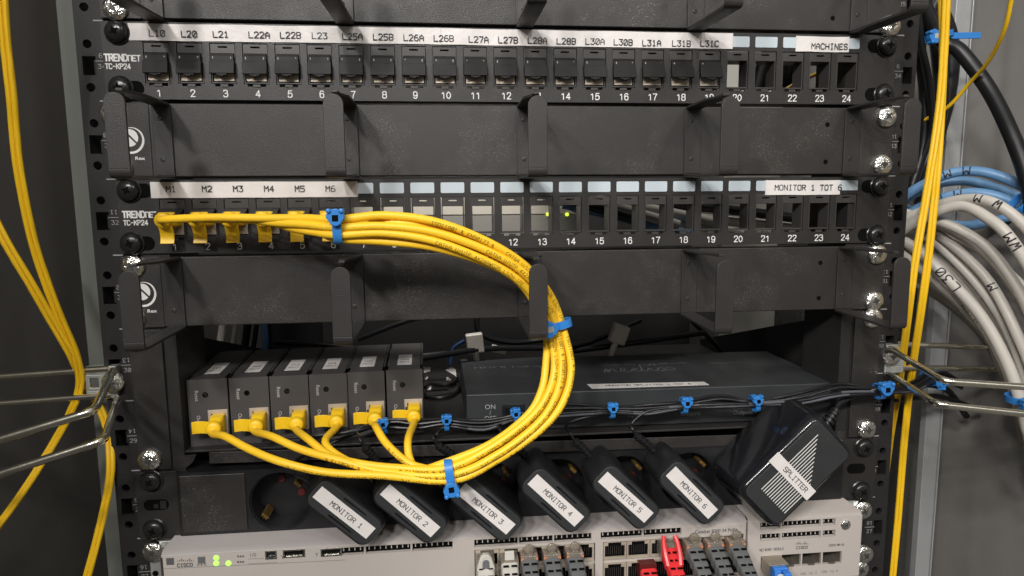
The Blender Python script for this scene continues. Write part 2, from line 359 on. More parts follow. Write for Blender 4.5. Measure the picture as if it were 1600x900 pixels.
# ================================================================== SETTING
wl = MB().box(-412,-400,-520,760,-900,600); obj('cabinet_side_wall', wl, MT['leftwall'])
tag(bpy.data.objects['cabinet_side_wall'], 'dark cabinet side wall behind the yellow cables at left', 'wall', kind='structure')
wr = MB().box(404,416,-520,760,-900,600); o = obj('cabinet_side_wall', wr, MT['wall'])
tag(o, 'grey glossy cabinet side wall behind the thick cables at right', 'wall', kind='structure')
o = obj('rear_wall', MB().box(-400,404,760,770,-900,600), MT['dark']); tag(o, 'dark rear of the cabinet far behind the rack', 'wall', kind='structure')
o = obj('roof_light_blocker', MB().box(-400,404,46,760,600,606), MT['dark']); tag(o, 'unseen dark roof added above the rack to block light', 'light blocker', kind='structure')  # out of view, added to keep world light out of the cabinet
o = obj('floor_light_blocker', MB().box(-400,404,46,760,-906,-900), MT['dark']); tag(o, 'unseen dark floor added below the rack to block light', 'floor', kind='structure')  # out of view, added to stop ambient light from below
def post(nm, x0, x1, y, label, m, groove):
    t = thing(nm, label, 'post', ((x0+x1)/2, y, -400))
    mb = MB(); w_ = x1-x0
    for a, b, yy in ((0, groove[0], 0), (groove[0], groove[1], 1.6), (groove[1], w_, 0)):
        mb.box(x0+a, x0+b, y+yy, y+(22 if x0 < 0 else 7), -900, 600)
    obj('profile', mb, m, t, rel=P_(t), bevel=.5)
    return t
post('cabinet_post', -292.5, -274, 52, 'grey green painted upright post left of the rack rail', MT['post'], (11, 12.5))
post('cabinet_post', 355, 370.5, 92, 'bare silver upright post right of the rack rail', MT['alu'], (13, 14.2))
o = obj('rear_post', MB().box(238,300,250,262,-420,200), MT['back'], rel=(269,250,-420), loc=(269,250,-420), bevel=1)
tag(o, 'pale grey rear upright seen through the empty ports at right', 'post')
# mounting rails
def rail(side, label):
    t = thing('mounting_rail', label, 'rack rail', (side*246, 0, -440))
    zt, zb = 70, -440
    x0, x1 = (-246, -214) if side < 0 else (214, 246.5)
    mb = MB()
    holes = []
    for k in range(-1, 10):
        for f in (.14, .5, .86):
            cz = -U*(k+f); cx = side*232.5; holes.append((cx-4.5, cx+4.5, cz-4.5, cz+4.5))
    holes = [h for h in holes if h[2] > zb+2 and h[3] < zt-2]
    mb.plate([x0, x1], [zb, zt], holes, .8, 2.8)
    hs = []; cs = []
    for k in range(-1, 9):
        z0 = -U*k; sx = side*250.8
        hs.append((min(side*245.8, side*255), max(side*245.8, side*255), z0-29.6, z0-19.0))
        cs += [(side*251.6, z0-12.2, 2.5, 3.2), (side*251.6, z0-36.4, 2.5, 3.2)]
    a, b = sorted((side*245.8, side*257.8))
    mb.plate([a, b], [zb, zt], [h for h in hs if h[2] > zb and h[3] < zt], 3.4, 5.4, [c for c in cs if c[1]-4 > zb and c[1]+4 < zt])
    a, b = sorted((side*255.8, side*257.8)); mb.box(a, b, 5.4, 46, zb, zt)
    a, b = sorted((side*245.8, side*247.4)); mb.box(a, b, 2.8, 3.6, zb, zt)
    a, b = sorted((side*214, side*216)); mb.box(a, b, 2.8, 46, zb, zt)
    obj('flange', mb, MT['rail'], t, rel=P_(t))
    back = MB()
    for k in range(-1, 9): a, b = sorted((side*247, side*250.5)); back.box(a, b, 7, 18, -U*k-29, -U*k-20)
    obj('slot_tab', back, MT['rail'], t, rel=P_(t))
    tx = MB(); yy = .7
    for k in range(-1, 9):
        xa, xb = sorted((side*240.6, side*246)); tx.box(xa, xb, yy-.05, yy+.1, -U*k-.35, -U*k+.35)
        zc = -U*(k+.5); xc = side*243.3; tx.box(xc-3.6, xc+3.6, yy-.05, yy+.1, zc-.16, zc+.16)
        stroke(tx, str(9+k), (xc-.2, yy-.08, zc+3.0), -XA, -ZA, 2.3, wgt=.8, adv=6)
        stroke(tx, str(34-k), (xc, yy-.08, zc-3.0), XA, ZA, 2.3, wgt=.8, adv=6)
    obj('lettering', tx, MT['greyprint'], t, rel=P_(t))
    return t
rail(-1, 'black perforated rack rail with unit numbers along the left of the equipment')
rail(1, 'black perforated rack rail with unit numbers along the right of the equipment')
# ================================================================== PATCH PANELS
def patch_panel(z0, xl, xr, c1, pitch, label, strips, names, logo_x, wins, screws):
    t = thing('port_rack', label, 'patch panel', (0, 0, z0-U))
    holes = []
    cx = [c1+pitch*i for i in range(24)]
    for c in cx:
        holes += [(c-7.2, c+7.2, z0-34.6, z0-11.6), (c-5.2, c+5.2, z0-36.0, z0-34.6)]
    mb = MB().plate([xl, xr], [z0-43.6, z0-.7], holes, -1.0, .55)
    mb.box(xl+26, xr-26, .55, 14, z0-1.9, z0-.9); mb.box(xl+26, xr-26, .55, 14, z0-43.4, z0-42.4)
    obj('faceplate', mb, MT['panel'], t, rel=P_(t))
    nm = MB()
    for i, c in enumerate(cx): textc(nm, str(i+1), (c+.4+(-.4 if i in (0,10) else 0), -1.06, z0-40.0), 3.7, wgt=.85)
    lx = logo_x
    sans(nm, 'TREND', lx, lx+12.3, -1.06, z0-20.6, 3.5, wgt=1.5, gap=1.3)
    sans(nm, 'nET', lx+12.9, lx+19.3, -1.06, z0-20.8, 3.0, wgt=1.3, gap=1.3)
    sans(nm, 'TC-KP24', lx+.2, lx+13.6, -1.06, z0-25.4, 2.7, wgt=1.2, gap=1.3)
    obj('lettering', nm, MT['print'], t, rel=P_(t))
    for i, c in enumerate(cx):
        fr = MB().plate([c-6.9, c+6.9], [z0-34.3, z0-12.0], [(c-6.3, c+6.3, z0-33.4, z0-17.4), (c-2.5, c+2.5, z0-14.2, z0-13.4)], -.6, 11)
        fr.box(c-2.2, c+2.2, -1.4, -.2, z0-36.4, z0-34.7)
        obj('port_frame', fr, MT['jacklight'], t, rel=P_(t), bevel=.15, seg=1)
        if i in wins:
            obj('label_window', MB().prism(rrect(c-7.2, c+7.2, z0-9.3, z0-2.9, .8), -1.25, -.9), MT['window'], t, rel=P_(t))
    for (x0, x1, za, zb, texts) in strips:
        st = MB(); n = max(4, int((x1-x0)/12)); xs = [x0+(x1-x0)*i/n for i in range(n+1)]
        y = lambda i: -1.55-.22*math.sin(i*1.7)-.12*math.sin(i*.9+1)
        vs = []; fs = []
        for i, x in enumerate(xs):
            f = i/n; dz = za[1]*f; vs += [(x, y(i), za[0]+dz-9.3+.10*math.sin(i*2.1)), (x, y(i)-.05, za[0]+dz+.12*math.sin(i*1.3+2)), (x, -1.02, za[0]+dz-9.3), (x, -1.02, za[0]+dz)]
        for i in range(n):
            a, b = i*4, i*4+4; fs += [(a, b, b+1, a+1), (a+1, b+1, b+3, a+3), (a, a+2, b+2, b), (a+2,a+3,b+3,b+2)]
        fs += [(0,1,3,2), (n*4, n*4+2, n*4+3, n*4+1)]
        st.add(vs, fs); so = obj('label_strip', st, MT['white'], t, rel=P_(t))
        tx = MB()
        for (s, px, py) in texts:
            p = at(px, py, -1.9); stroke(tx, s, (p.x, -2.0, p.z), XA+ZA*(za[1]/(x1-x0)), ZA, 3.3, wgt=.9, adv=5.6)
        obj('lettering', tx, MT['ink'], so, rel=P_(t))
    for px, py in screws:
        p = at(px, py, -3); screw(t, p.x, p.z, 'black'); dx = 4.5 if p.x < 0 else -4.5
        obj('mounting_slot', MB().prism(rrect(p.x+dx-8, p.x+dx+8, p.z-4.2, p.z+4.2, 4.1), -1.12, -.95), MT['void'], t, rel=P_(t))
    return t, cx
A_TXT = [('L10',245,52),('L20',295,53),('L21',344.5,53.5),('L22A',404.5,54.5),('L22B',453.5,55),('L23',499,56),('L25A',550.5,57),('L25B',598.5,57.7),('L26A',646,59),('L26B',693,60),
         ('L27A',747.5,61.7),('L27B',793.5,62.5),('L28A',839.5,63.3),('L28B',884.5,64.3),('L30A',929.5,65),('L30B',973.5,66),('L31A',1018,67),('L31B',1064.5,68),('L31C',1108.5,68)]
pA, cA = patch_panel(0, -241.6, 239.5, -212.4, 18.257, 'black 24 port patch panel whose first nineteen ports carry shuttered jacks',
    [(-226.4, -50, (-1.8, .5), 0, [t for t in A_TXT if t[1] < 735]), (-49.9, 130.6, (-1.4, .1), 0, [t for t in A_TXT if t[1] > 735]), (172, 207.5, (-2.2, 0), 0, [('MACHINES', 1296, 72.5)])],
    None, -240.7, range(19, 24), [(181,49),(187,137),(1388,71),(1383,147)])
pC, cC = patch_panel(-2*U, -240.3, 241.5, -209.9, 18.33, 'black 24 port patch panel with six yellow cables at its left end',
    [(-221.0, -102.0, (-90.8, -.1), 0, [('M1',267,295.5),('M2',323,295),('M3',371.5,295),('M4',420,295),('M5',468,295),('M6',516,295)]),
     (155.6, 206.5, (-91.6, -.1), 0, [('MONITOR 1 TOT 6', 1263, 293)])],
    None, -237.9, list(range(6, 24)), [(200,298),(205,381),(1377,291),(1371,367)])
# keystone jacks
def shutter_mesh():
    m = MB().box(-6.5,6.5,-1.2,0,-10.4,0); m.box(-6.9,6.9,-1.75,-.5,-10.8,-3.6)
    m.box(-2.9,2.9,-1.5,-.2,-11.8,-10.7); m.box(-1.3,1.3,-2.1,-.4,-12.6,-11.6)
    m.box(-6.9,-6.4,-1.4,1.5,-10.0,-3.4); m.box(6.4,6.9,-1.4,1.5,-10.0,-3.4)
    return m
def make_jack(label, opened):
    t = thing('network_jack', label, 'network jack', (0,0,0), 'shuttered jacks in the upper patch panel' if not opened else 'jacks behind the yellow plugs')
    h = MB().plate([-6.25,6.25], [-21.6,-5.9], [(-5.5,5.5,-21.2,-8.2)], 0.2, 2.5); h.box(-6.25,6.25,12,24,-21.6,-5.9)
    h.box(-6.25,-5.4,2.5,12,-21.6,-5.9); h.box(5.4,6.25,2.5,12,-21.6,-5.9)
    h.box(-6.3,6.3,-1.6,.3,-9.6,-6.0)
    obj('housing', h, MT['jack'], t, bevel=.2, seg=1)
    s = MB().box(-5.6,5.6,-.3,.5,-21.4,-14.4); s.box(-5.3,5.3,1.5,10,-20.9,-20.2)
    for k in range(-3, 4): s.box(k*1.35-.35, k*1.35+.35, -.55, -.2, -20.2, -17.6)
    obj('shield', s, MT['shield'], t)
    ear = MB()
    for q in (-1, 1): ear.box(q*5.0-.3, q*5.0+.3, -2.75, -2.4, -9.6, -8.2)
    obj('hinge_pin', ear, MT['greyprint'], t)
    sh = obj('shutter', shutter_mesh(), MT['ring' if opened else 'jack'], t, loc=(0,-1.2,-7.6) if not opened else (0,-1.0,-7.0), bevel=.25, rot=(math.radians(-9),0,0) if not opened else (math.radians(-64),0,0))
    return t
j0 = make_jack('x', False); jt = tree(j0)
names = [t[0] for t in A_TXT]
for i, s in enumerate(names):
    lb = 'black shuttered jack below the printed mark %s in the upper patch panel' % s
    tl = math.radians(-8-random.uniform(0, 4)-(i > 9)*4-(i > 16)*5)
    if i == 0: r = j0; r.location = Vector((cA[i],-.2,-11.6+.2))*MM; r['label'] = lb
    else: r = dup(j0, (cA[i],-.2,-11.4), lb, jt)
    for c in kids(r):
        if c.name.startswith('shutter'): c.rotation_euler = (tl, 0, random.uniform(-.02, .02)-(i > 10)*.03)
j1 = make_jack('x', True); jt = tree(j1)
for i in range(6):
    lb = 'black jack with its shutter raised below the printed mark M%d' % (i+1)
    if i == 0: r = j1; r.location = Vector((cC[i],-.2,-2*U-11.4))*MM; r['label'] = lb
    else: r = dup(j1, (cC[i],-.2,-2*U-11.4), lb, jt)
# ================================================================== CABLE MANAGERS
def ring_meshes():
    w_ = 10.3; fl = MB().box(0, w_, -2.9, -1.4, -43.4, -2.0)
    b = MB()                                   # strip bent in a D: bottom arm and finger with rounded top
    prof = [(-1.4,-43.4),(-1.4,-44.6),(-53,-46.6),(-55.4,-46.4),(-56.8,-45.0),(-57,-43),(-57,-41.9)]
    inner = [(-2.9,-42.2),(-2.9,-43.1),(-53,-45.0),(-54.6,-44.8),(-55.2,-44.2),(-55.4,-43),(-55.4,-41.9)]
    n = len(prof)
    vs = [(x, y, z) for x in (0, w_) for (y, z) in prof+inner[::-1]]
    m = 2*n; fs = [tuple(range(m-1, -1, -1)), tuple(range(m, 2*m))]+[(i, (i+1) % m, (i+1) % m+m, i+m) for i in range(m)]
    b.add(vs, fs)
    tp = [(0,-42.0),(w_,-42.0)]+[(w_/2+w_/2*math.cos(a), -9.6+(w_/2)*math.sin(a)) for a in (math.pi*k/14 for k in range(15))]
    b.prism(tp, -57.05, -55.35)
    t = MB().prism([(0,-1),(w_,-1),(w_,-1)][:0] or [(0,0),(0,0)], 0, 0) if False else MB()
    tt = [(0,-2.9),(w_,-2.9),(w_,-34),(w_-3.4,-42),(w_-3.4,-51),(3.4,-51),(3.4,-42),(0,-34)]
    t.add([(x,y,-1.4) for x,y in tt]+[(x,y,-2.9) for x,y in tt], [tuple(range(8)), tuple(range(15,7,-1))]+[(q,q+8,(q+1)%8+8,(q+1)%8) for q in range(8)])
    rv = MB()
    for z in (-10, -33.5): rv.lathe([(1.25,0),(1.25,-.35),(.8,-.5),(.7,-.1),(.01,-.1)], (w_*.42,-2.9,z), n=14)
    return fl, b, t, rv
RM = None
def manager(z0, label, screws, rows, xs=(-216.6,-110.6,-5.0,100.9,206.9), logo=None):
    global RM
    t = thing('cable_manager', label, 'cable manager', (0, 0, z0-U))
    for a, b in ((-241,-219),(219,241)): obj('ear', MB().box(a, b, -1.4, .3, z0-43.6, z0-1.2), MT['black'], t, rel=P_(t), bevel=.3)
    pl = MB().box(-219, 219, -1.6, 1.2, z0-43.3, z0-1.4); pl.box(-204,205,1.2,16,z0-43.3,z0-42.0); pl.box(-204,205,1.2,16,z0-2.6,z0-1.4)
    obj('back_plate', pl, MT['black'], t, rel=P_(t), bevel=.7)
    for z in (-12, -35.5): obj('screw_hole', MB().lathe([(1.5,0),(1.5,-.1),(.01,-.1)], (195.5,-1.62,z0+z), n=16), MT['void'], t, rel=P_(t))
    if RM is None:
        fl, b, tp, rv = ring_meshes(); RM = []
        for nm, m, mt_, bv in (('flange', fl, 'ring', .3), ('finger', b, 'ring', .6), ('top_arm', tp, 'ring', .3), ('rivet', rv, 'ring', 0)):
            RM.append((nm, obj(nm, m, MT[mt_], bevel=bv)))
    for x in xs:
        r = obj('cable_ring', MB().merge(MB().box(0,10.3,-2.9,-1.55,-43.4,-2.0)), MT['ring'], t, loc=(x,-.05,z0-(z0-U)), bevel=.3)
        for nm, o in RM[1:]:
            c = o.copy(); COL.objects.link(c); c.parent = r
    for px, py in screws: p = at(px, py, -3); screw(t, p.x, p.z, 'silver', y=-1.3)
    if logo:
        lg = MB(); c = Vector((-229.4, -1.46, z0+logo)); n = 32
        def ell(rx, rz, tilt, k0=0, k1=n, w0=1):
            pts = []
            for k in range(n): a = 2*math.pi*k/n; q = Vector((rx*math.cos(a), 0, rz*math.sin(a))); q.rotate(Matrix.Rotation(tilt, 3, 'Y')); pts.append(q)
            return pts
        for (rx, rz, rx2, rz2) in ((7.0,7.6,6.3,6.8),):
            o1 = ell(rx, rz, .35); i1 = [p+Vector((-.5,0,.4)) for p in ell(rx2, rz2, .35)]
            lg.add([c+p for p in o1]+[c+p for p in i1], [(k, (k+1) % n, (k+1) % n+n, k+n) for k in range(n)])
        e = [p+Vector((-1.1,0,1.5)) for p in ell(4.8,5.0,.35)]; lg.add([c+p for p in e], [tuple(range(n))])
        ftext(lg, 'Rex', (-225.6, -1.46, z0+logo-10.2), XA, ZA, 2.7, .02, 1.3)
        obj('logo', lg, MT['print'], t, rel=P_(t))
        sl = MB().box(-.5,.5,-.05,.05,-5,5); o = obj('logo_slash', sl, MT['black'], t, loc=(-228.6, -1.6, z0+logo+.6-(z0-U)), rot=(0,-.75,0))
    return t
manager(U, 'black cable manager with open rings, cut off by the top of the picture', [(179,13),(1392,40)], 0)
manager(-U, 'black cable manager with open rings between the two patch panels', [(174,177),(188,262),(1386,182),(1379,257)], 0, logo=-22.5)
manager(-3*U, 'black cable manager with open rings above the shelf', [(207,416),(208,497),(1371,397),(1366,470)], 0, logo=-23.5)
for nm, o in RM: bpy.data.objects.remove(o)
# ================================================================== SHELF
zt, zb = -4*U, -6*U
sh = thing('rack_shelf', 'black two unit rack shelf carrying the converters and the long box', 'shelf', (0,0,zb))
for a, b in ((-240.5,-221.5),(222.5,241)): obj('ear', MB().box(a, b, -1.2, .4, zb+.6, zt-.8), MT['panel'], sh, rel=P_(sh), bevel=.3)
for q in (-1, 1):
    mb = MB(); x = q*222.4; pl = [(0.4, zt-1), (0.4, zb+6), (260, zb+6), (260, zb+16)]
    a = [(x-.7, y, z) for y, z in pl]; b = [(x+.7, y, z) for y, z in pl]
    mb.add(a+b, [(0,1,2,3), (7,6,5,4), (0,4,5,1), (1,5,6,2), (2,6,7,3), (3,7,4,0)])
    obj('side_gusset', mb, MT['dark'], sh, rel=P_(sh))
obj('tray', MB().box(-221.5,221.5,2,262,-257.4,-256.0), MT['panel'], sh, rel=P_(sh), bevel=.3)
lip = MB().add([(-199.5,.6,-257.2),(221,.6,-262.4),(221,1.8,-262.4),(-199.5,1.8,-257.2),(-199.5,.6,-264.6),(221,.6,-270.0),(221,1.8,-270.0),(-199.5,1.8,-264.6)],[(0,4,5,1),(3,2,6,7),(0,1,2,3),(4,7,6,5),(0,3,7,4),(1,5,6,2)])
obj('front_lip', lip, MT['black'], sh, rel=P_(sh), bevel=.3)
tr = MB().prism([(-221,-259),(-221,-266),(-213,-266),(-209,-262.5),(-207,-258)], .4, 1.6)
obj('corner_tab', tr, MT['black'], sh, rel=P_(sh))
st = MB()  # white patches stand in for vent cutouts showing the bright surface below
for pts in (((661,574),(673,574),(672,580),(661,583)),((696,578),(706,573),(712,577),(713,588)),((698,589),(703,591),(705,594),(697,594)),((661,610),(670,599),(674,600),(673,610)),((664,592),(668,588),(669,590),(665,594)),((711,610),(717,605),(717,611),(712,612))):
    ps = [atz(x, y, -255.9) for x, y in pts]; st.add(ps+[p-Vector((0,0,.09)) for p in ps], [(3,2,1,0), (4,5,6,7)])
obj('vent_patch', st, MT['white'], sh, rel=P_(sh))
for px, py in ((210,531),(233,719),(1364,497),(1355,671)):
    p = at(px, py, -3); screw(sh, p.x, p.z, 'silver', y=-1.2)
# ================================================================== CONVERTERS
CW, CH, CD = 23.6, 43.2, 84
def converter(i, label):
    t = thing('signal_converter', label, 'converter box', (0,0,0), 'small converter boxes in a row on the shelf')
    px, pz = 6.4, -26.5
    body = MB().plate([-CW/2, CW/2], [0, CH], [(1.0, 10.2, 8.0, 22.6)], 0, 1.2)
    body.box(-CW/2, CW/2, 12, CD, 0, CH); body.box(-CW/2, -CW/2+1.2, 1.2, 12, 0, CH); body.box(CW/2-1.2, CW/2, 1.2, 12, 0, CH); body.box(-CW/2, CW/2, 1.2, 12, CH-1.2, CH); body.box(-CW/2, CW/2, 1.2, 12, 0, 1.2)
    obj('case', body, MT['conv'], t)
    seam = MB().box(CW/2-1.5, CW/2-1.1, 1.5, CD-2, CH-.1, CH+.08); obj('seam', seam, MT['void'], t)
    s = MB().plate([-.6, 11.2], [7.4, 23.2], [(1.4, 9.8, 8.6, 20.6), (-.0, 1.4, 11.5, 17.8)], -.5, .4)
    obj('port_shield', s, MT['shield'], t, bevel=.2, seg=1)
    obj('port_cavity', MB().box(1.0,10.2,1.3,11.9,8,22.6), MT['void'], t)
    obj('reset_button', MB().lathe([(1.7,0),(1.7,-.25),(1.3,-.3),(1.2,.3),(.01,.3)], (-1.4,0,33.2), n=20), MT['void'], t, smooth=True)
    tx = MB(); ftext(tx, 'Reset', (-6.6,-.06,32.8), -ZA, XA, 3.1, .004); ftext(tx, 'Output', (-6.4,-.06,15.5), -ZA, XA, 3.1, .004)
    obj('lettering', tx, MT['softprint'], t)
    lb = MB().box(-5.2,4.4,14,44,CH,CH+.12); lo = obj('label', lb, MT['white'], t)
    tx = MB(); stroke(tx, 'M%d' % (i+1), (-.3,29,CH+.16), XA*1.0, Vector((0,1,0)), 3.0, wgt=.9); stroke(tx, 'OUT', (-.3,22,CH+.16), XA, Vector((0,1,0)), 2.4, wgt=.9)
    obj('lettering', tx, MT['ink'], lo)
    return t
fronts = []
cpx = [(290,355,592,590),(356,419,587,585),(420,481,586,584),(482.5,541,583,581.5),(543,599.5,580.5,579),(604,659,578.5,577)]
side_w = ['leftmost','second from left','third from left','fourth from left','fifth from left','rightmost']
for i, (a, b, c, d) in enumerate(cpx):
    yf = [9.5,10.5,11.5,12.5,15,17][i]; p, q = at(a, c, yf), at(b, d, yf)
    t = converter(i, 'dark grey converter box, %s of the six in the row' % side_w[i])
    yaw = [.09,.08,.06,.05,.04,.03][i]
    t.location = Vector(((p.x+q.x)/2, yf, -255.9))*MM; t.rotation_euler = (0, 0, yaw); fronts.append(((p.x+q.x)/2, yf, yaw))
# ================================================================== SPLITTER BOX
x0, x1 = -38.3, 240-20
sb = thing('video_splitter', 'long low dark grey box with an ON OFF switch on the shelf', 'splitter box', (90, 60, -255.9))
q = [atz(728,617,-230.2), atz(1345,600,-230.2), atz(1212,548,-230.2), atz(718,560,-230.2)]
xs_ = [Vector((-38.4,13.5,0)), Vector((218,10,0)), Vector((219,110,0)), Vector((-40.3,117,0))]
xs_[1] = Vector((218.5,8.5,0)); 
body = MB().add([(p.x,p.y,-255.6) for p in xs_]+[(p.x,p.y,-230.2) for p in xs_], [(3,2,1,0),(4,5,6,7),(0,1,5,4),(1,2,6,5),(2,3,7,6),(3,0,4,7)])
obj('case', body, MT['split'], sb, rel=P_(sb), bevel=.9)
fx = (xs_[1]-xs_[0]).normalized(); fn = Vector((fx.y, -fx.x, 0))
def onfront(px, py, lift=.15):
    d = FW + RT*((px-800)/FPX) - UP*((py-450)/FPX); k = ((xs_[0]-CAM).dot(fn))/d.dot(fn); return CAM+d*k+fn*lift
tx = MB(); ftext(tx, 'ON', onfront(766,636), fx, ZA, 4.6, 0); obj('lettering', tx, MT['greyprint'], sb, rel=P_(sb)); tx = MB(); ftext(tx, '/', onfront(766,645), fx, ZA, 4.2, 0); ftext(tx, 'OFF', onfront(766,654), fx, ZA, 4.6, 0)
obj('lettering', tx, MT['greyprint'], sb, rel=P_(sb)); tx = MB()
for x, y in ((1079,646),(1161,644.5)): ftext(tx, 'Outputs', onfront(x, y), fx, ZA, 4.2, 0)
ftext(tx, 'Input', onfront(990,648), fx, ZA, 4.2, 0)
obj('lettering', tx, MT['greyprint'], sb, rel=P_(sb))
tx = MB(); YA = Vector((0,1,0))
p = atz(800,573.5,-230.05); ftext(tx, 'HDMI 1x8 Splitter', (p.x+8,p.y,p.z), fx, YA, 7.5, .01, 1.35)
p = atz(1010,569,-230.05); ftext(tx, 'Full 3D and 4Kx2K', (p.x,p.y,p.z), fx, YA, 7.0, .01, 1.25); p = atz(1135,567,-230.05); ftext(tx, 'Ultra HD', (p.x,p.y,p.z), fx, YA, 7.0, .01, 1.2)
def ribbon(mb, pts, wd, z, k=8):
    P = spline([(a, b, 0) for a, b in pts], k); vs = []; fs = []
    for i, p in enumerate(P):
        T = (P[min(i+1, len(P)-1)]-P[max(i-1, 0)]).normalized(); Nn = Vector((-T.y, T.x, 0))*wd/2; vs += [p-Nn, p+Nn]
    for v in vs: v.z = z
    for i in range(len(P)-1): fs.append((2*i, 2*i+2, 2*i+3, 2*i+1))
    mb.add(vs, fs)
obj('lettering', tx, MT['faint'], sb, rel=P_(sb)); tx = MB()
pa, pb = atz(944,582,-230), atz(1062,577,-230); L_ = pb.x-pa.x; sx = L_/10.0; sz = sx*1.55
def cur(pts, dz=0): ribbon(tx, [(pa.x+a*sx, pa.y+b*sz) for a, b in pts], 1.1, -230.03+dz)
cur([(0,0),(.5,.9),(.7,1),(.6,0),(1.1,.9),(1.5,1),(1.6,.3),(2,0),(2.7,.4),(3.1,.9),(2.7,1.1),(2.4,.5),(2.8,0),(3.6,.2),(4.2,.9),(4.9,.9)])
cur([(4.9,.9),(4.2,.6),(4.2,.1),(4.8,.1),(5.3,1.0),(5.6,2.3)], .01); cur([(5.6,2.3),(5.2,.4),(5.6,0),(6.3,.9),(6.4,.2),(6.9,0),(7.6,.9),(7.9,.8)], .02); cur([(7.9,.9),(8.3,.4),(7.9,-.1),(7.3,.0),(8.8,.1),(9.6,.5),(8.6,.9)], .01)
cur([(6.3,1.6),(6.8,1.8),(7.2,2.3)], .01); cur([(7.4,1.6),(7.6,2.1),(8.2,2.0)], .01)
obj('printed_logo', tx, MT['faint'], sb, rel=P_(sb))
lq = [atz(917,600.5,-230.1), atz(1100,596.5,-230.1), atz(1108,601.5,-230.1), atz(925,607.5,-230.1)]
lb = MB().add([v+Vector((0,0,.12)) for v in lq]+lq, [(3,2,1,0),(7,3,0,4),(0,1,5,4),(1,2,6,5),(2,3,7,6)]); lo = obj('label', lb, MT['white'], sb, rel=P_(sb))
cc = (lq[0]+lq[1]+lq[2]+lq[3])/4; tx = MB(); stroke(tx, 'MONITOR SPLITTER 1 TOT 6', cc+Vector((0,0,.16)), lq[1]-lq[0], YA, 3.0, wgt=.95, adv=5.0); obj('lettering', tx, MT['ink'], lo, rel=P_(sb))
p = onfront(802,648,0); swb = MB().plate([p.x-7.5,p.x+7.5],[p.z-7.5,p.z+7.5],[(p.x-5.2,p.x+5.2,p.z-5,p.z+5)],p.y-1.4,p.y+.2); so = obj('power_switch', swb, MT['plastic'], sb, rel=P_(sb), bevel=.3)
obj('rocker', MB().add([(p.x-5,p.y-.3,p.z-5),(p.x+5,p.y-.3,p.z-5),(p.x+5,p.y-2.4,p.z+5),(p.x-5,p.y-2.4,p.z+5),(p.x-5,p.y+1,p.z-5),(p.x+5,p.y+1,p.z-5),(p.x+5,p.y+1,p.z+5),(p.x-5,p.y+1,p.z+5)],[(0,1,2,3),(0,4,5,1),(1,5,6,2),(2,6,7,3),(3,7,4,0)]), MT['gloss'], so, rel=P_(sb))
# ================================================================== POWER STRIP
zp = -6*U
pd = thing('power_strip', 'black rack power strip with round earthed sockets and red shutters', 'power strip', (0,0,zp-U))
for q in (-1, 1):
    a, b = sorted((q*218.6, q*243.6)); obj('ear', MB().box(a, b, -1.4, .4, zp-43.6, zp-.8), MT['panel'], pd, rel=P_(pd), bevel=.3)
SOCK = [(-156.6+44.2*k, zp-23.0) for k in range(8)]
hs = MB().plate([-218.4, 218.4], [zp-42.6, zp-1.6], [], -3.0, 40, [(x, z, 19.3, 19.5) for x, z in SOCK])
obj('housing', hs, MT['plastic'], pd, rel=P_(pd))
bp = MB().plate([-216.5,-177.5],[zp-40.5,zp-3.2],[],-4.0,-3.0); obj('blank_cover', bp, MT['black'], pd, rel=P_(pd), bevel=.5)
for (x, z) in SOCK:
    if x > 160: continue
    s_ = MB().lathe([(19.2,-3.4),(19.2,-2.2),(18.4,-2.2),(17.6,12),(17.5,12.2),(.01,12.2)][::-1], (x,0,z), n=40, caps=False)
    so = obj('socket', s_, MT['plastic'], pd, rel=P_(pd), smooth=True)
    pr = MB()
    for a in (math.radians(62), math.radians(-0)):
        pass
    for dx, dz in ((-2.8, 9.0), (9.6, -1.0)): obj('pin_hole', MB().lathe([(2.5,11.9),(2.4,11.0),(.01,10.9)], (x+dx,0,z+dz), n=16), MT['redpin'], so, rel=P_(pd))
    for sgn in (-1, 1):
        c = Vector((x, 0, z))+Vector((-.72, 0, -.69))*sgn*14.6
        m = MB().box(-2.6,2.6,-1.5,11,-.5,.5); m.box(-1.9,-1.1,-2.2,11,-1.2,1.2); m.box(-.4,.4,-2.2,11,-1.2,1.2); m.box(1.1,1.9,-2.2,11,-1.2,1.2)
        cl = MB().merge(m, Matrix.Translation(c) @ Matrix.Rotation(math.radians(45), 4, 'Y') )
        obj('earth_clip', cl, MT['brass'], so, rel=P_(pd))
for x0_, x1_ in ((-239.5,-224.5),(222.5,236)): obj('mounting_slot', MB().prism(rrect(x0_, x1_, zp-25.5, zp-18.5, 3.4), -1.5, -1.3), MT['void'], pd, rel=P_(pd))
obj('slot_pin', MB().box(-229.6,-226.2,-1.8,-1.4,zp-24.6,zp-19.4).box(-233.5,-231,-1.7,-1.4,zp-24.0,zp-21.4), MT['rail'], pd, rel=P_(pd))
for px, py in ((235.5,752.5),(240.5,828),(1351,700),(1346,767)): p = at(px, py, -3); screw(pd, p.x, p.z, 'black', y=-1.4)
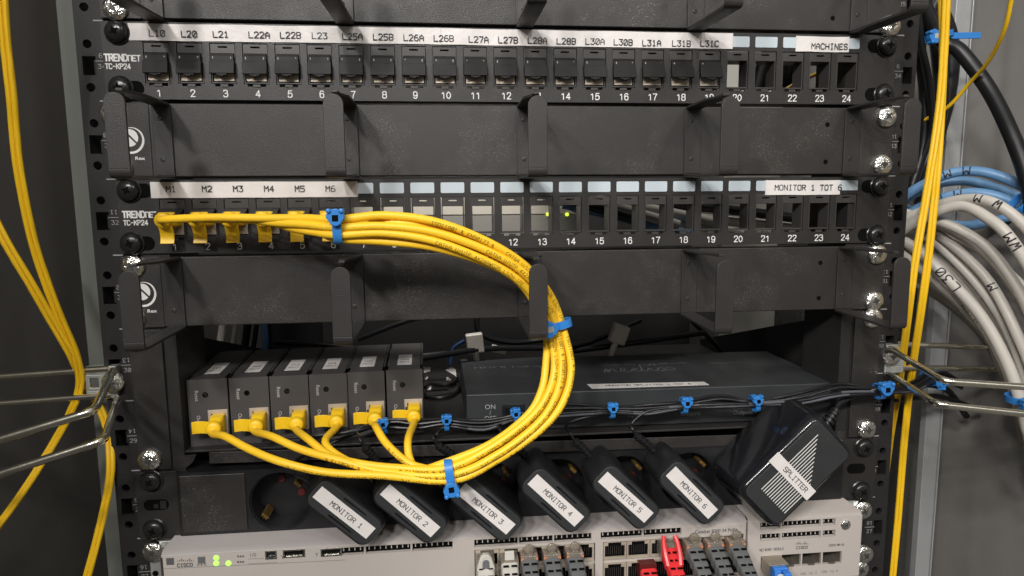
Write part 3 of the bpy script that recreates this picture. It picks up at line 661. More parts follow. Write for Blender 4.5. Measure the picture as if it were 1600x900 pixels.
# ================================================================== CABLE HELPERS
def px3(l): return [at(*q) for q in l]
def cable(name, label, cat, pts, r, m, group=None, parts=None, n=12, smooth=6, root=None, printed=None):
    if root is None: root = pts[0]
    mb = MB().tube(pts, r, n, smooth); o = obj(name, mb, m, rel=root, loc=root, smooth=True)
    return tag(o, label, cat, group)
def tube_text(mb, text, P, r, i0, h, side, adv=None, wgt=.7):
    # letters wrapped on the tube surface; P sampled path, side = outward direction of the text centre line
    S = [0]
    for a, b in zip(P[:-1], P[1:]): S.append(S[-1]+(b-a).length)
    def fr(s):
        s = max(0, min(S[-1]-1e-4, s)); i = 0
        lo, hi = 0, len(S)-1
        while hi-lo > 1:
            mid = (lo+hi)//2
            if S[mid] <= s: lo = mid
            else: hi = mid
        t = (s-S[lo])/(S[lo+1]-S[lo]); p = P[lo].lerp(P[lo+1], t); T = (P[lo+1]-P[lo]).normalized()
        O = (Vector(side)-T*Vector(side).dot(T)).normalized(); return p, T, O, O.cross(T)
    k = h/6.0; s = i0*S[-1]; adv = adv or 5.6
    for ch in text:
        for line in GL.get(ch, []):
            fine = [line[0]]
            for (a, b), (c, d) in zip(line[:-1], line[1:]):
                m_ = max(1, int(math.hypot(c-a, d-b)/(1.1 if r > 3 else 2.2)+.5)); fine += [(a+(c-a)*q/m_, b+(d-b)*q/m_) for q in range(1, m_+1)]
            for (a, b), (c, d) in zip(fine[:-1], fine[1:]):
                A = Vector((a, b-3)); B = Vector((c, d-3)); D = (B-A).normalized(); Nn = Vector((-D.y, D.x))*wgt/2; vs = []
                for q in (A-Nn, B-Nn, B+Nn, A+Nn):
                    p, T, O, W = fr(s+q.x*k); ang = q.y*k/r; vs.append(p+(O*math.cos(ang)+W*math.sin(ang))*(r+.09))
                mb.add(vs, [(0,1,2,3)])
        s += adv*k
    return s/S[-1]
# ================================================================== POWER ADAPTERS
bundle_c = px3([(600,664,5),(650,664,4),(698,660,3),(755,664,2),(806,652,0),(880,641,-1),(955,641,-2),(1010,640,-4),(1068,633,-6),(1125,627,-10),(1180,630,-13),(1250,622,-14),(1310,609,-15),(1375,610,-14),(1425,604,4),(1465,585,35),(1500,600,60)])
def cord_path(start, join, off):
    pts = list(start); m = len(bundle_c)
    for k in range(join, m):
        c = bundle_c[k]; tie = k in (2, 4, 6, 8, 10, 13)
        sp = .55 if tie else 1.0
        wob = math.sin(k*1.9+off[0]*2)*.9
        pts.append(c+Vector((0, off[0]*sp*.85+wob*.3, off[1]*sp*.85+wob*.5)))
    return pts
AW, AL, AD = 20.8, 49.0, 33.0
def adapter(i, px, py, ang, name, label_txt, lpx):
    c = at(px, py, -38); base = Vector((c.x, -4, c.z))
    t = thing('power_adapter', '%s black power adapter from the left, marked %s' % (name, label_txt) if name != 'leftmost' else 'leftmost black power adapter, marked MONITOR 1', 'power adapter', base, 'black power adapters with printed labels', rot=(0, math.radians(ang), 0))
    R = Matrix.Rotation(math.radians(ang), 3, 'Y')
    rings = []
    for y, sx_, sz_, r in ((2,.86,.94,5),(-8,1.0,1.0,6),(-28,1.0,1.0,6),(-32,.975,.99,6),(-34,.93,.965,6)):
        rings.append([(x*sx_, y, z*sz_) for x, z in rrect(-AL/2, AL/2, -AW/2, AW/2, r)])
    obj('body', MB().hull([r[::-1] for r in rings]), MT['plastic'], t, smooth=True)
    fp = MB().prism(rrect(-AL/2+1.8, AL/2-1.8, -AW/2+1.3, AW/2-1.3, 5.4), -34.8, -33.8, ); obj('face_inset', fp, MT['matte'], t, bevel=.4)
    lb = MB(); a = -AL/2+2.8; b = AL/2-2.4+.2
    lb.box(a+1.2, b-2.6, -35.0, -34.8, -4.1+.0, 4.3); tilt = (0,.02,-.015,.01,-.02,.03)[i]; lo = obj('label', lb, MT['white'], t, rot=(0,tilt,0))
    tx = MB(); stroke(tx, label_txt, (1.2,-35.06,0), XA, ZA, 2.85, wgt=.9, adv=5.5); obj('lettering', tx, MT['ink'], lo)
    gv = MB()
    for zz in (-6.6, 6.8): gv.prism([(-6,zz-.7),(10,zz-.35),(11,zz+.1),(9,zz+.5),(-5,zz+.7),(-7,zz)], -34.95, -34.7)
    obj('finger_groove', gv, MT['gloss'], t)
    # strain relief leaves the back upper end, ribbed, then the cord joins the bundle
    inv = R.inverted()
    tip = at(lpx[0], lpx[1], -18); root = at(lpx[2], lpx[3], -14)
    path = spline([tip, tip.lerp(root, .5)+Vector((.6,0,.6)), root], 10); sr = MB().tube(path, 1.7, 10, 1)
    for k in range(2, len(path)-1, 3):
        T = (path[k+1]-path[k-1]).normalized(); sr.tube([path[k]-T*.8, path[k]+T*.8], 2.9-.05*k*.5, 10, 1)
    base_blk = MB().tube([root-(root-tip).normalized()*1.0, root+(root-tip).normalized()*7], 4.0, 4, 1); sr.merge(base_blk)
    loc_ = lambda mb: mb.xf(inv.to_4x4() @ Matrix.Translation(-base))
    obj('strain_relief', loc_(sr), MT['plastic'], t, smooth=True)
    kj = lpx[4]; off = lpx[5]; join = bundle_c[kj]; cy_ = join.y
    st_ = [tip-(root-tip).normalized()*-1.5, tip+Vector((-2.5,1,5)), at(lpx[6], lpx[7], cy_-2)]
    cp = cord_path(st_, kj, off)
    obj('cord', loc_(MB().tube(cp, 1.05, 9, 5)), MT['cord'], t, smooth=True)
    if i in (2, 4, 5):
        P = spline(cp, 5); n_ = len(P)
        for s0 in range(18, n_-12, 11):
            seg = [p+Vector((0,-.35,.35)) for p in P[s0:s0+5]]; obj('cord_marking', loc_(MB().tube(seg, .85, 6, 1)), MT['cordgrey'], t, smooth=True)
    return t
#            px  py  ang                      tip x,y, root x,y, join idx, offset, lift px
adapter(0, 539, 801, 43, 'leftmost', 'MONITOR 1', (462,738,487,752,0,(-1.6,1.8),500,700))
adapter(1, 642, 798, 43.5, 'second', 'MONITOR 2', (568,697,592,727,0,(-2.0,-1.4),562,672))
adapter(2, 760, 795, 44, 'third', 'MONITOR 3', (682,695,715,720,2,(-2.6,-3.6),680,682))
adapter(3, 869, 782, 44.5, 'fourth', 'MONITOR 4', (792,690,822,716,4,(-2.2,-3.2),780,665))
adapter(4, 978, 777, 45, 'fifth', 'MONITOR 5', (897,688,928,722,6,(-2.4,-3.4),890,660))
adapter(5, 1081, 770, 45, 'sixth', 'MONITOR 6', (993,680,1029,713,7,(-2.8,-1.0),985,664))
# loose cords of the bundle that start behind the converters
for i, (off, lab) in enumerate((((2.0, 3.4), 'upper black cord in the tied bundle in front of the long grey box'), ((2.6,.4), 'black cord lying behind the others in the tied bundle before the long grey box'))):
    p0 = at(470-60*i, 688, 2); pts = [p0, at(540, 676, -4)]+cord_path([], 0, off)
    cable('black_cable', lab, 'cord', pts, 1.05, MT['cord'], n=9, smooth=5)
# splitter brick
ang = -43.5; c = at(1244, 738, -46); base = Vector((c.x, -4, c.z))
t = thing('power_brick', 'large glossy black power brick marked SPLITTER with printed ribs', 'power brick', base, rot=(0, math.radians(ang), 0))
BL, BW = 71.0, 40.0; rings = []
for y, sx_, sz_, r in ((3,.90,.88,7),(-6,1.0,1.0,8),(-10,1.03,1.03,8),(-30,1.0,1.0,8),(-36,.992,.985,8),(-39.5,.972,.95,8),(-41.8,.94,.90,7),(-43.0,.89,.82,6)):
    rings.append([(x*sx_, y, z*sz_) for x, z in rrect(-BL/2, BL/2, -BW/2, BW/2, r, 7)])
obj('body', MB().hull([r[::-1] for r in rings]), MT['gloss'], t, smooth=True)
obj('front_cover', MB().prism(rrect(-BL*.44, BL*.44, -BW*.40, BW*.40, 4), -43.4, -42.9), MT['matte'], t, bevel=.3)
rb = MB()
for k in range(13):
    z = 9.0-k*1.85; a, b = -22.5, 25.0-k*2.15
    rb.box(a, b, -43.6, -43.35, z-.2, z+.2)
obj('printed_rib', rb, MT['print'], t)
lbm = MB().box(-19.5,19.5,-43.95,-43.86,-4.2,4.2)
la = math.radians(89.5)
lm = Matrix.Translation((-3.5,-.1,.5)) @ Matrix.Rotation(la, 4, 'Y')
tx = MB(); stroke(tx, 'SPLITTER', (2.0,-44.02,0), XA, ZA, 3.0, wgt=.95, adv=5.4)
lbm.v = [v for v in lbm.v]; lbm = MB().box(-19.0,17.5,-44.1,-43.9,-4.0,4.0)
lo = obj('label', lbm.xf(lm), MT['white'], t); obj('lettering', tx.xf(Matrix.Translation((0,-.12,0)) @ lm), MT['ink'], lo)
inv = Matrix.Rotation(math.radians(ang), 3, 'Y').inverted().to_4x4() @ Matrix.Translation(-base)
path = spline([at(1287,668,-16), at(1298,652,-14), at(1306,640,-12)], 10); sr = MB().tube(path, 2.4, 10, 1)
for k in range(2, 19, 4):
    T = (path[k+1]-path[k-1]).normalized(); sr.tube([path[k]-T*.9, path[k]+T*.9], 4.4-.08*k, 10, 1)
obj('strain_relief', sr.xf(inv), MT['plastic'], t, smooth=True)
cp = [path[-1], at(1314,628,-12), at(1345,615,-13), bundle_c[13]+Vector((0,-2,2)), bundle_c[14], bundle_c[15], bundle_c[16]]
obj('cord', MB().tube(cp, 1.6, 9, 5).xf(inv), MT['cord'], t, smooth=True)
# ================================================================== SWITCH
zs = -7*U
FY = -22.0
sw = thing('network_switch', 'light grey rack switch with green lights at the bottom of the picture', 'network switch', (0,0,zs-U))
XL_, XR_, XM = -222.6, 220.5, 141.5
vents = [(-103.5,-55.5),(-52,-38.8)]
def face_z(px, py): return at(px, py, FY)
V1 = [(-121.5,-103.8),(-102.6,-75.5),(-74.3,-49.5)]; V2 = [(-36,-8.8),(-7.8,13.5),(14.5,38.5)]; V3 = [(44.5,71.5),(72.5,97.5)]
vh = [(a, b, zs-6.9, zs-2.0) for a, b in V1+V2+V3]
PB1, PB2 = (-36, 41), (46, 139.5)
holes = vh+[(PB1[0], PB1[1], zs-38, zs-8.8), (PB2[0], PB2[1], zs-38, zs-8.8), (-142.2,-132.8,zs-6.6,zs-3.2), (-127.2+4-12+1.5,-127.2+4-1+1,zs-7.8,zs-3.0)]
holes = [h for h in holes if h[0] < 141]
holes = vh+[(PB1[0], PB1[1], zs-38, zs-8.8), (PB2[0], PB2[1], zs-38, zs-8.8)]
usb = []
for (a, b, c_, d_) in ((442,477,859,871),(501,534,857,869)):
    p, q = at(a, c_, FY), at(b, d_, FY); usb.append((p.x, q.x, q.z+.6, p.z-.3))
p, q = at(414,861,FY), at(433,873,FY); mini = (p.x, q.x, q.z, p.z)
holes += usb+[mini]
fp = MB().plate([XL_+1, XM-.5], [zs-U+.8, zs-.7], holes, FY, FY+2)
obj('front_panel', fp, MT['switch'], sw, rel=P_(sw))
top = MB().add([(XL_,FY+.3,zs-.5),(XM,FY+.3,zs-.5),(XM,FY+3.4,zs+1.7),(XL_,FY+3.4,zs+1.7),(XL_,200,zs+1.7),(XM,200,zs+1.7),(XL_,FY+.6,zs-2),(XM,FY+.6,zs-2)], [(0,1,2,3),(3,2,5,4),(6,7,1,0)])
top.add([(XL_-1,FY+1.2,zs-.4),(XL_-1,200,zs-.4),(XL_-1,200,zs-U),(XL_-1,FY+1.2,zs-U)], [(0,1,2,3)])
top.box(XL_-.6, XM-1, FY+16, 210, zs-U+1, zs-1.1)
obj('cover', top, MT['switchtop'], sw, rel=P_(sw), bevel=.3)
# vent fins and the ledge below
vf = MB()
for a, b in V1+V2+V3:
    vf.add([(a,FY+.3,zs-6.9),(b,FY+.3,zs-6.9),(b,FY+2.5,zs-6.8),(a,FY+2.5,zs-6.8)], [(0,1,2,3)])
    x = a+1.5
    while x < b: vf.box(x, x+.6, FY+1.9, FY+2.5, zs-5.2, zs-1); x += 3.4
obj('vent', vf, MT['switch'], sw, rel=P_(sw))
obj('vent_shade', MB().box(XL_+4, XM-3, FY+2.6, FY+4, zs-8.2, zs-1), MT['void'], sw, rel=P_(sw))  # black sheet close behind the fins stands in for the shade inside
# panel groove line and prints
pr = MB()
def pbar(a, b, c_, d_, wd=.35):
    p, q = at(a, c_, FY-.05), at(b, d_, FY-.05); T = (q-p).normalized(); Nn = Vector((-T.z,0,T.x))*wd/2; pr.add([p-Nn,q-Nn,q+Nn,p+Nn], [(0,1,2,3)])
def cisco(cx_, cy_, k):
    for j, (h, dz) in enumerate(zip((1,2,3.6,2,1,2,3.6,2,1), (0,0,0,0,0,0,0,0,0))):
        p = at(cx_+(j-4)*k, cy_, FY-.05); pr.add([(p.x-.3,FY-.05,p.z-.3),(p.x+.3,FY-.05,p.z-.3),(p.x+.3,FY-.05,p.z+h*.5-.3),(p.x-.3,FY-.05,p.z+h*.5-.3)], [(0,1,2,3)])
cisco(290, 876.5, 3.1); textc(pr, 'CISCO', at(289, 883, FY-.05), 2.0, 8.6, 1.7)
ftext(pr, '>+<', at(315, 883, FY-.05), XA, ZA, 3.4, .01)
for x, y in ((441.5,872),(495,868)): ftext(pr, 'Y', at(x, y-1, FY-.05), XA, ZA, 3.6, 0); 
for x in (372,376,380):
    p = at(x, 869.5, FY-.05); pr.box(p.x-.5, p.x+.5, FY-.1, FY, p.z-.5, p.z+.6)
    p = at(x, 878, FY-.05); pr.box(p.x-.5, p.x+.5, FY-.1, FY, p.z-.6, p.z+.6)
ftext(pr, '1/0', at(395, 867.5, FY-.05), XA, ZA, 3.2, 0)
for a in ((388,433,881,879),(388,413,873.5,872.5),(252,540,889,875)): pbar(a[0], a[1], a[2], a[3], .22)
obj('lettering', pr, MT['switchdark'], sw, rel=P_(sw))
p = at(315, 874.5, FY); obj('mode_button', MB().box(p.x-2.1,p.x+2.1,FY-.7,FY+.1,p.z-2.1,p.z+2.1), MT['greyboot'], sw, rel=P_(sw), bevel=.3)
p = at(266, 877, FY); obj('indicator', MB().box(p.x-2.2,p.x+2.2,FY-.3,FY+.1,p.z-2.2,p.z+2.2), MT['switchdark'], sw, rel=P_(sw), bevel=.3)
for x, y in ((338,871.5),(338,880),(357,880)):
    p = at(x, y, FY); obj('status_light', MB().lathe([(1.6,.2),(1.6,-.25),(.9,-.5),(.01,-.5)], (p.x,FY,p.z), n=14), MT['led'], sw, rel=P_(sw), smooth=True)
for a, b, c_, d_ in usb:
    u = MB().plate([a-.1,b+.1],[c_-.1,d_+.1],[(a+.7,b-.7,c_+.7,d_-.7)],FY-.3,FY+9); uo = obj('usb_port', u, MT['silver'], sw, rel=P_(sw))
    obj('dark_tongue_fill', MB().box(a+.8,b-.8,FY+1.6,FY+3,c_+.7,d_-.6), MT['void'], uo, rel=P_(sw)); obj('spring', MB().box(a+1.6,b-1.6,FY+.2,FY+1.8,c_+.7,c_+1.5), MT['silver'], uo, rel=P_(sw))  # void box fills the port with painted shade, spring below
a, b, c_, d_ = mini; u = MB().plate([a,b],[c_,d_],[(a+.8,b-.8,c_+.8,d_-.8)],FY-.3,FY+7); uo = obj('small_usb_port', u, MT['silver'], sw, rel=P_(sw)); obj('dark_tongue_fill', MB().box(a+.9,b-.9,FY+1.5,FY+7,c_+1.0,d_-1), MT['plastic'], uo, rel=P_(sw))
# port bank: rows of openings with metal frames
def bank(a, b, n):
    wd = (b-a)/n
    for k in range(n):
        x = a+wd*k
        for row, (z1, z0_) in enumerate(((zs-9.2, zs-21.6), (zs-24.0, zs-37.6))):
            f = MB().plate([x+.2, x+wd-.2], [z0_, z1], [(x+1.2, x+wd-1.2, z0_+(1 if row else 1.8), z1-3.0), (x+3.4, x+wd-3.4, z1-3.0, z1-.9)] , FY+1.2, FY+2.2)
            f.box(x+.2, x+wd-.2, FY+13, FY+14, z0_, z1); f.box(x+.1, x+.5, FY+2, FY+13, z0_, z1); f.box(x+wd-.5, x+wd-.1, FY+2, FY+13, z0_, z1)
            fo = obj('port', f, MT['shield'], sw, rel=P_(sw))
            g = MB().box(x+1.0, x+wd-1.0, FY+4, FY+12.8, z0_+1.0, z1-.6)
            io = obj('port_cavity', g, MT['void'], fo, rel=P_(sw))
            pn = MB()
            for q in range(8): pn.box(x+2.6+q*(wd-5.6)/7-.12, x+2.6+q*(wd-5.6)/7+.12, FY+3.4, FY+3.9, z0_+2.2, z1-4.6)
            obj('contact', pn, MT['jacklight'], fo, rel=P_(sw))
bank(-35.6, 40.6, 5); bank(46.4, 139, 6)
obj('bank_rim', MB().box(-36,41,FY+2.2,FY+4,zs-24,zs-21.8).box(46,139.5,FY+2.2,FY+4,zs-24,zs-21.8), MT['switch'], sw, rel=P_(sw))
# model plate
p, q = at(1083,823,FY), at(1156,834,FY)
mp = MB().prism(rrect(p.x, q.x, q.z-.6, p.z+.2, .8), FY-.5, FY+.1); mo = obj('name_plate', mp, MT['switch'], sw, rel=P_(sw), bevel=.2)
tx = MB(); ftext(tx, 'Catalyst 9200 24 PoE+', ((p.x+q.x)/2-.4, FY-.56, (p.z+q.z)/2-.2), XA, ZA, 3.1, .03); obj('lettering', tx, MT['switchdark'], mo, rel=P_(sw))
# network module
mz0 = zs-U+1.2
VM = []
for (a, b, c_, d_) in ((1187,1218,824,834),(1221,1281,817,827),(1285,1304,811,820),(1187,1218,838,846),(1221,1281,831,841),(1285,1304,828,836)):
    p, q = at(a, c_, FY), at(b, d_, FY); VM.append((p.x, q.x, q.z, p.z))
def box4(a, b, c_, d_):
    p, q = at(a, c_, FY), at(b, d_, FY); return (p.x, q.x, q.z, p.z)
z_a = zs-6.4; z_b = zs-1.6; z_c = zs-14.4; z_d = zs-9.6
VM = [(v[0], v[1], (z_a if i < 3 else z_c), (z_b if i < 3 else z_d)) for i, v in enumerate(VM)]
sx0, sx1 = at(1187,875,FY).x, at(1315,870,FY).x; sz1, sz0 = at(1300,861,FY).z, at(1300,880,FY).z
sw_ = (sx1-sx0)/4; SF = [(sx0+sw_*k+.5, sx0+sw_*(k+1)-.5, sz0, sz1) for k in range(4)]
mod = MB().plate([XM+.6, XR_], [mz0, zs-.2], VM+SF, FY-.8, FY+1.6)
mod.add([(XM+.6,FY-.8,zs-.2),(XR_,FY-.8,zs-.2),(XR_+.6,FY+2.5,zs+1.6),(XM+.6,FY+2.5,zs+1.6),(XR_+.6,200,zs+1.6),(XM+.2,200,zs+1.6)], [(0,1,2,3),(3,2,4,5)])
mod.box(XR_-.4, XR_+.8, FY-.2, 12, mz0, zs-.6)
mo = obj('module', mod, MT['switch'], sw, rel=P_(sw), bevel=.4)
obj('module_vent_shade', MB().box(XM+3, XR_-2, FY+2.2, FY+3.2, zs-15, zs-1.2), MT['void'], mo, rel=P_(sw))  # black sheet paints the shade behind the module vents
vf = MB()
for a, b, c_, d_ in VM:
    vf.add([(a,FY,c_),(b,FY,c_),(b,FY+2.1,c_+.3),(a,FY+2.1,c_+.3)], [(0,1,2,3)])
    x = a+2
    while x < b: vf.box(x, x+.5, FY+1.7, FY+2.1, c_+1.2, d_); x += 3.2
obj('vent', vf, MT['switch'], mo, rel=P_(sw))
cg = MB()
for a, b, c_, d_ in SF:
    cg.box(a-.4,a,FY+1,FY+14,c_,d_).box(b,b+.4,FY+1,FY+14,c_,d_).box(a,b,FY+1,FY+14,d_,d_+.4); cg.box(a,b,FY+1,FY+14,c_-.4,c_); cg.box((a+b)/2-2,(a+b)/2+2,FY-1.0,FY+2,c_+.1,c_+1.2)
obj('module_port', cg, MT['sfp'], mo, rel=P_(sw))
tx = MB(); FYM = FY-.86; pr = tx
textc(tx, 'NETWORK MODULE', at(1206,858.5,FYM), 1.6, 16.5, 1.1); textc(tx, 'CISCO', at(1253,855.5,FYM), 1.7, 7.6, 1.5); textc(tx, 'C9200-NM-4X', at(1307,851.5,FYM), 1.45, 10.8, 1.1)
FY_keep = FY; FY = FYM+.05; cisco(1253, 850, 2.4); FY = FY_keep
for s_, x, y in (('10G  1G  3', 1263, 896), ('10G  1G  4', 1296, 893)): ftext(tx, s_, at(x, y, FYM), XA, ZA, 2.6, 0)
obj('lettering', tx, MT['switchdark'], mo, rel=P_(sw))
s_ = screw(sw, at(1320,819,FY).x, at(1320,819,FY).z, 'silver', y=FY-.6); s_.scale = (.52,.35,.52)
# brackets
bk = MB().box(-238.5,-222,-1.8,.4,zs-U,zs-1.6).box(-224,-222.6,-1.8,40,zs-U,zs-1.6); obj('bracket', bk, MT['zincplate'], sw, rel=P_(sw), bevel=.3)
bk = MB().box(222,236,-1.8,.4,zs-U,zs-1.2).box(222,223.4,-1.8,40,zs-U,zs-1.2); obj('bracket', bk, MT['zincplate'], sw, rel=P_(sw), bevel=.3)
obj('bracket_hole', MB().lathe([(1.9,.1),(1.9,-.1),(.01,-.1)], (at(243,896,-1.8).x,-1.85,at(243,896,-1.8).z), n=14), MT['void'], sw, rel=P_(sw))
for px, py in ((239,862),(1348,797),(1350,866),(1343,889)): p = at(px, py, -3); screw(sw, p.x, p.z, 'silver', y=-1.8)
# plugs in the switch
def boot_plug(kind, x, ztop, label, group, lean=0.0):
    t = thing('network_cable', label, 'network cable', (x, FY+2, ztop-8), group)
    w_ = 11.0; m1 = {'grey': 'greyboot', 'red': 'red', 'beige': 'beige', 'ridged': 'beige', 'darkred': 'red'}[kind]
    b = MB()
    if kind in ('grey',):
        c = MB().box(-w_/2, w_/2, -9, 6, -6.2, 3.0); obj('connector', c, MT['clear'], t, bevel=.8)
        g = MB().box(-w_/2+.2, -w_/2+1.9, -9.3, -1, -5, 1.6).box(w_/2-1.9, w_/2-.2, -9.3, -1, -5, 1.6); obj('wire', g, MT['copper'], t)
        l = MB().lathe([(3.1,0),(3.1,-1.2),(2.6,-1.7),(.01,-1.7)], (0,-6.5,6.4), n=18).box(-1.9,1.9,-9,4,2.8,4.2).box(-1.4,1.4,-7,-5.4,3,6); obj('latch', l, MT['clear'], t, bevel=.2)
        y0 = -9
    elif kind == 'beige':
        c = MB().prism([(-5.2,-7),(5.2,-7),(5.4,0),(3.4,6.2),(1.6,8.2),(-1.6,8.2),(-3.4,6.2),(-5.4,0)], -13, -9.5); obj('boot_cover', c, MT['beige'], t, bevel=.8)
        l = MB().prism(rrect(-2.1,2.1,-4.5,5.0,2.0), -13.3, -12.95); obj('latch_window', l, MT['greyboot'], t); obj('latch', MB().box(-1.9,1.9,-14,-13,-4.2,-.6), MT['beige'], t, bevel=.3)
        obj('connector', MB().box(-w_/2, w_/2, -10, 6, -6.2, 3.0), MT['clear'], t); y0 = -10
    elif kind == 'ridged':
        obj('connector', MB().box(-w_/2, w_/2, -10, 6, -6.2, 2.0), MT['clear'], t)
        lt = MB().hull([[(-3.3,-10.5,-2),(3.3,-10.5,-2),(3.3,-9,-2),(-3.3,-9,-2)],[(-2.9,-8.5,7),(2.9,-8.5,7),(2.9,-7,7),(-2.9,-7,7)]]); obj('latch', lt, MT['beige'], t, bevel=.5); y0 = -9
    else:
        obj('connector', MB().box(-w_/2, w_/2, -6, 6, -6.2, 3.0), MT['clear' if kind == 'red' else 'redpin'], t)
        if kind == 'red':
            fk = MB()
            for q in (-1, 1): fk.tube([(q*4.0,-16,-6),(q*4.6,-12,0),(q*4.4,-8,5),(q*3.6,-5.5,8.3)], lambda f: 1.9-.5*f, 8, 5)
            obj('latch_guard', fk, MT['red'], t, smooth=True)
        y0 = -7
    n = 5; rings = []
    for k in range(2*n+2):
        f = k/(2*n+1); y = y0-f*24; zc = -3.5-f*14; s = (1-.30*f)*(1.0 if k % 2 == 0 else .93)
        rings += [[(xx*s+lean*f*8, y-.6*q, zc+zz*s) for xx, zz in rrect(-w_/2, w_/2, -5.2, 4.4, 2.0, 3)] for q in (0, 1)]
    obj('boot', MB().hull([r[::-1] for r in rings]), MT[m1], t, smooth=False, bevel=.15, seg=1)
    sl_ = MB()
    for k in range(4):
        f = (k+.6)/5.5; s = 1-.30*f
        for q in (-1, 1): sl_.box(q*2.6*s-1.8*s+lean*f*8, q*2.6*s+1.8*s+lean*f*8, y0-f*24-1.2, y0-f*24+.6, -3.5-f*14+4.2*s, -3.5-f*14+4.7*s)
    obj('boot_slot', sl_, MT['void'], t)
    e = Vector((lean*8, y0-24, -17.5)); obj('cable', MB().tube([e+Vector((0,2,1)), e+Vector((lean*2,-6,-8)), e+Vector((lean*4,-10,-30)), e+Vector((lean*4,-8,-70))], 2.9, 12, 6), MT[m1], t, smooth=True)
    return t
zt_ = zs-3.4
boot_plug('beige', at(759,870,FY-10).x, zt_-3, 'beige network cable with a looped latch cover, first plug of the bank', None)
boot_plug('ridged', at(797,868,FY-10).x, zt_-3, 'beige network cable with a ridged boot, between the looped plug and the grey plugs', None)
gx = [(828,'grey boot network cable directly right of the beige plugs'),(864,'grey boot network cable in the middle of the first three grey plugs'),(900,'grey boot network cable directly left of the empty port beside the bank divider')]
for px, lb in gx: boot_plug('grey', at(px,862,FY-9).x, zt_-2.5, lb, 'grey boot cables in the switch', .10)
boot_plug('red', at(1050,862,FY-9).x, zt_-2, 'bright red network cable with a forked latch guard', None, .12)
boot_plug('darkred', at(1015,862,FY-6).x, zt_-15, 'red network cable with a dusty square connector in the lower port row', None, .1)
for px, lb in ((1088,'grey boot network cable directly right of the bright red plug'),(1121,'grey boot network cable in the middle of the last three grey plugs'),(1155,'grey boot network cable beside the module with four square ports')):
    boot_plug('grey', at(px,850,FY-9).x, zt_-1.5, lb, 'grey boot cables in the switch', .25)
# fibre transceiver with blue connector
x = (SF[0][0]+SF[0][1])/2; tz = (SF[0][2]+SF[0][3])/2
t = thing('fibre_plug', 'blue fibre connector in a metal transceiver in the first square port', 'fibre plug', (x, FY-.8, tz))
obj('transceiver', MB().plate([-6.6,6.6],[-4.8,4.4],[(-5.6,5.6,-4,3.2)],-11,6).box(-6.6,6.6,-1,6,-4.7,4.3), MT['sfp'], t, bevel=.4)
cb = MB().box(-4.8,-.4,-15,-2,-4,2.6).box(.4,5.0,-18,-2,-4.6,2.0).box(-4.8,4.8,-14,-4,2.0,3.6); obj('connector', cb, MT['sfpblue'], t, bevel=.6)
obj('white_boot', MB().tube([(-1,-14,-2),(-1,-22,-6),(-.5,-30,-14)], lambda f: 2.9-.8*f, 10, 5), MT['beige'], t, smooth=True)
obj('blue_boot', MB().tube([(3.4,-15,-2),(5,-24,-7),(8,-32,-16)], lambda f: 3.0-.8*f, 10, 5), MT['sfpblue'], t, smooth=True)
# ================================================================== YELLOW PATCH CABLES
CR = 2.25
loopc = px3([(528,356,-52),(600,354,-51),(680,364,-50),(760,392,-46),(815,425,-41),(850,468,-37),(869,520,-38),(875,575,-42),(864,622,-47),(835,662,-50),(775,706,-53),(703,738,-54)])
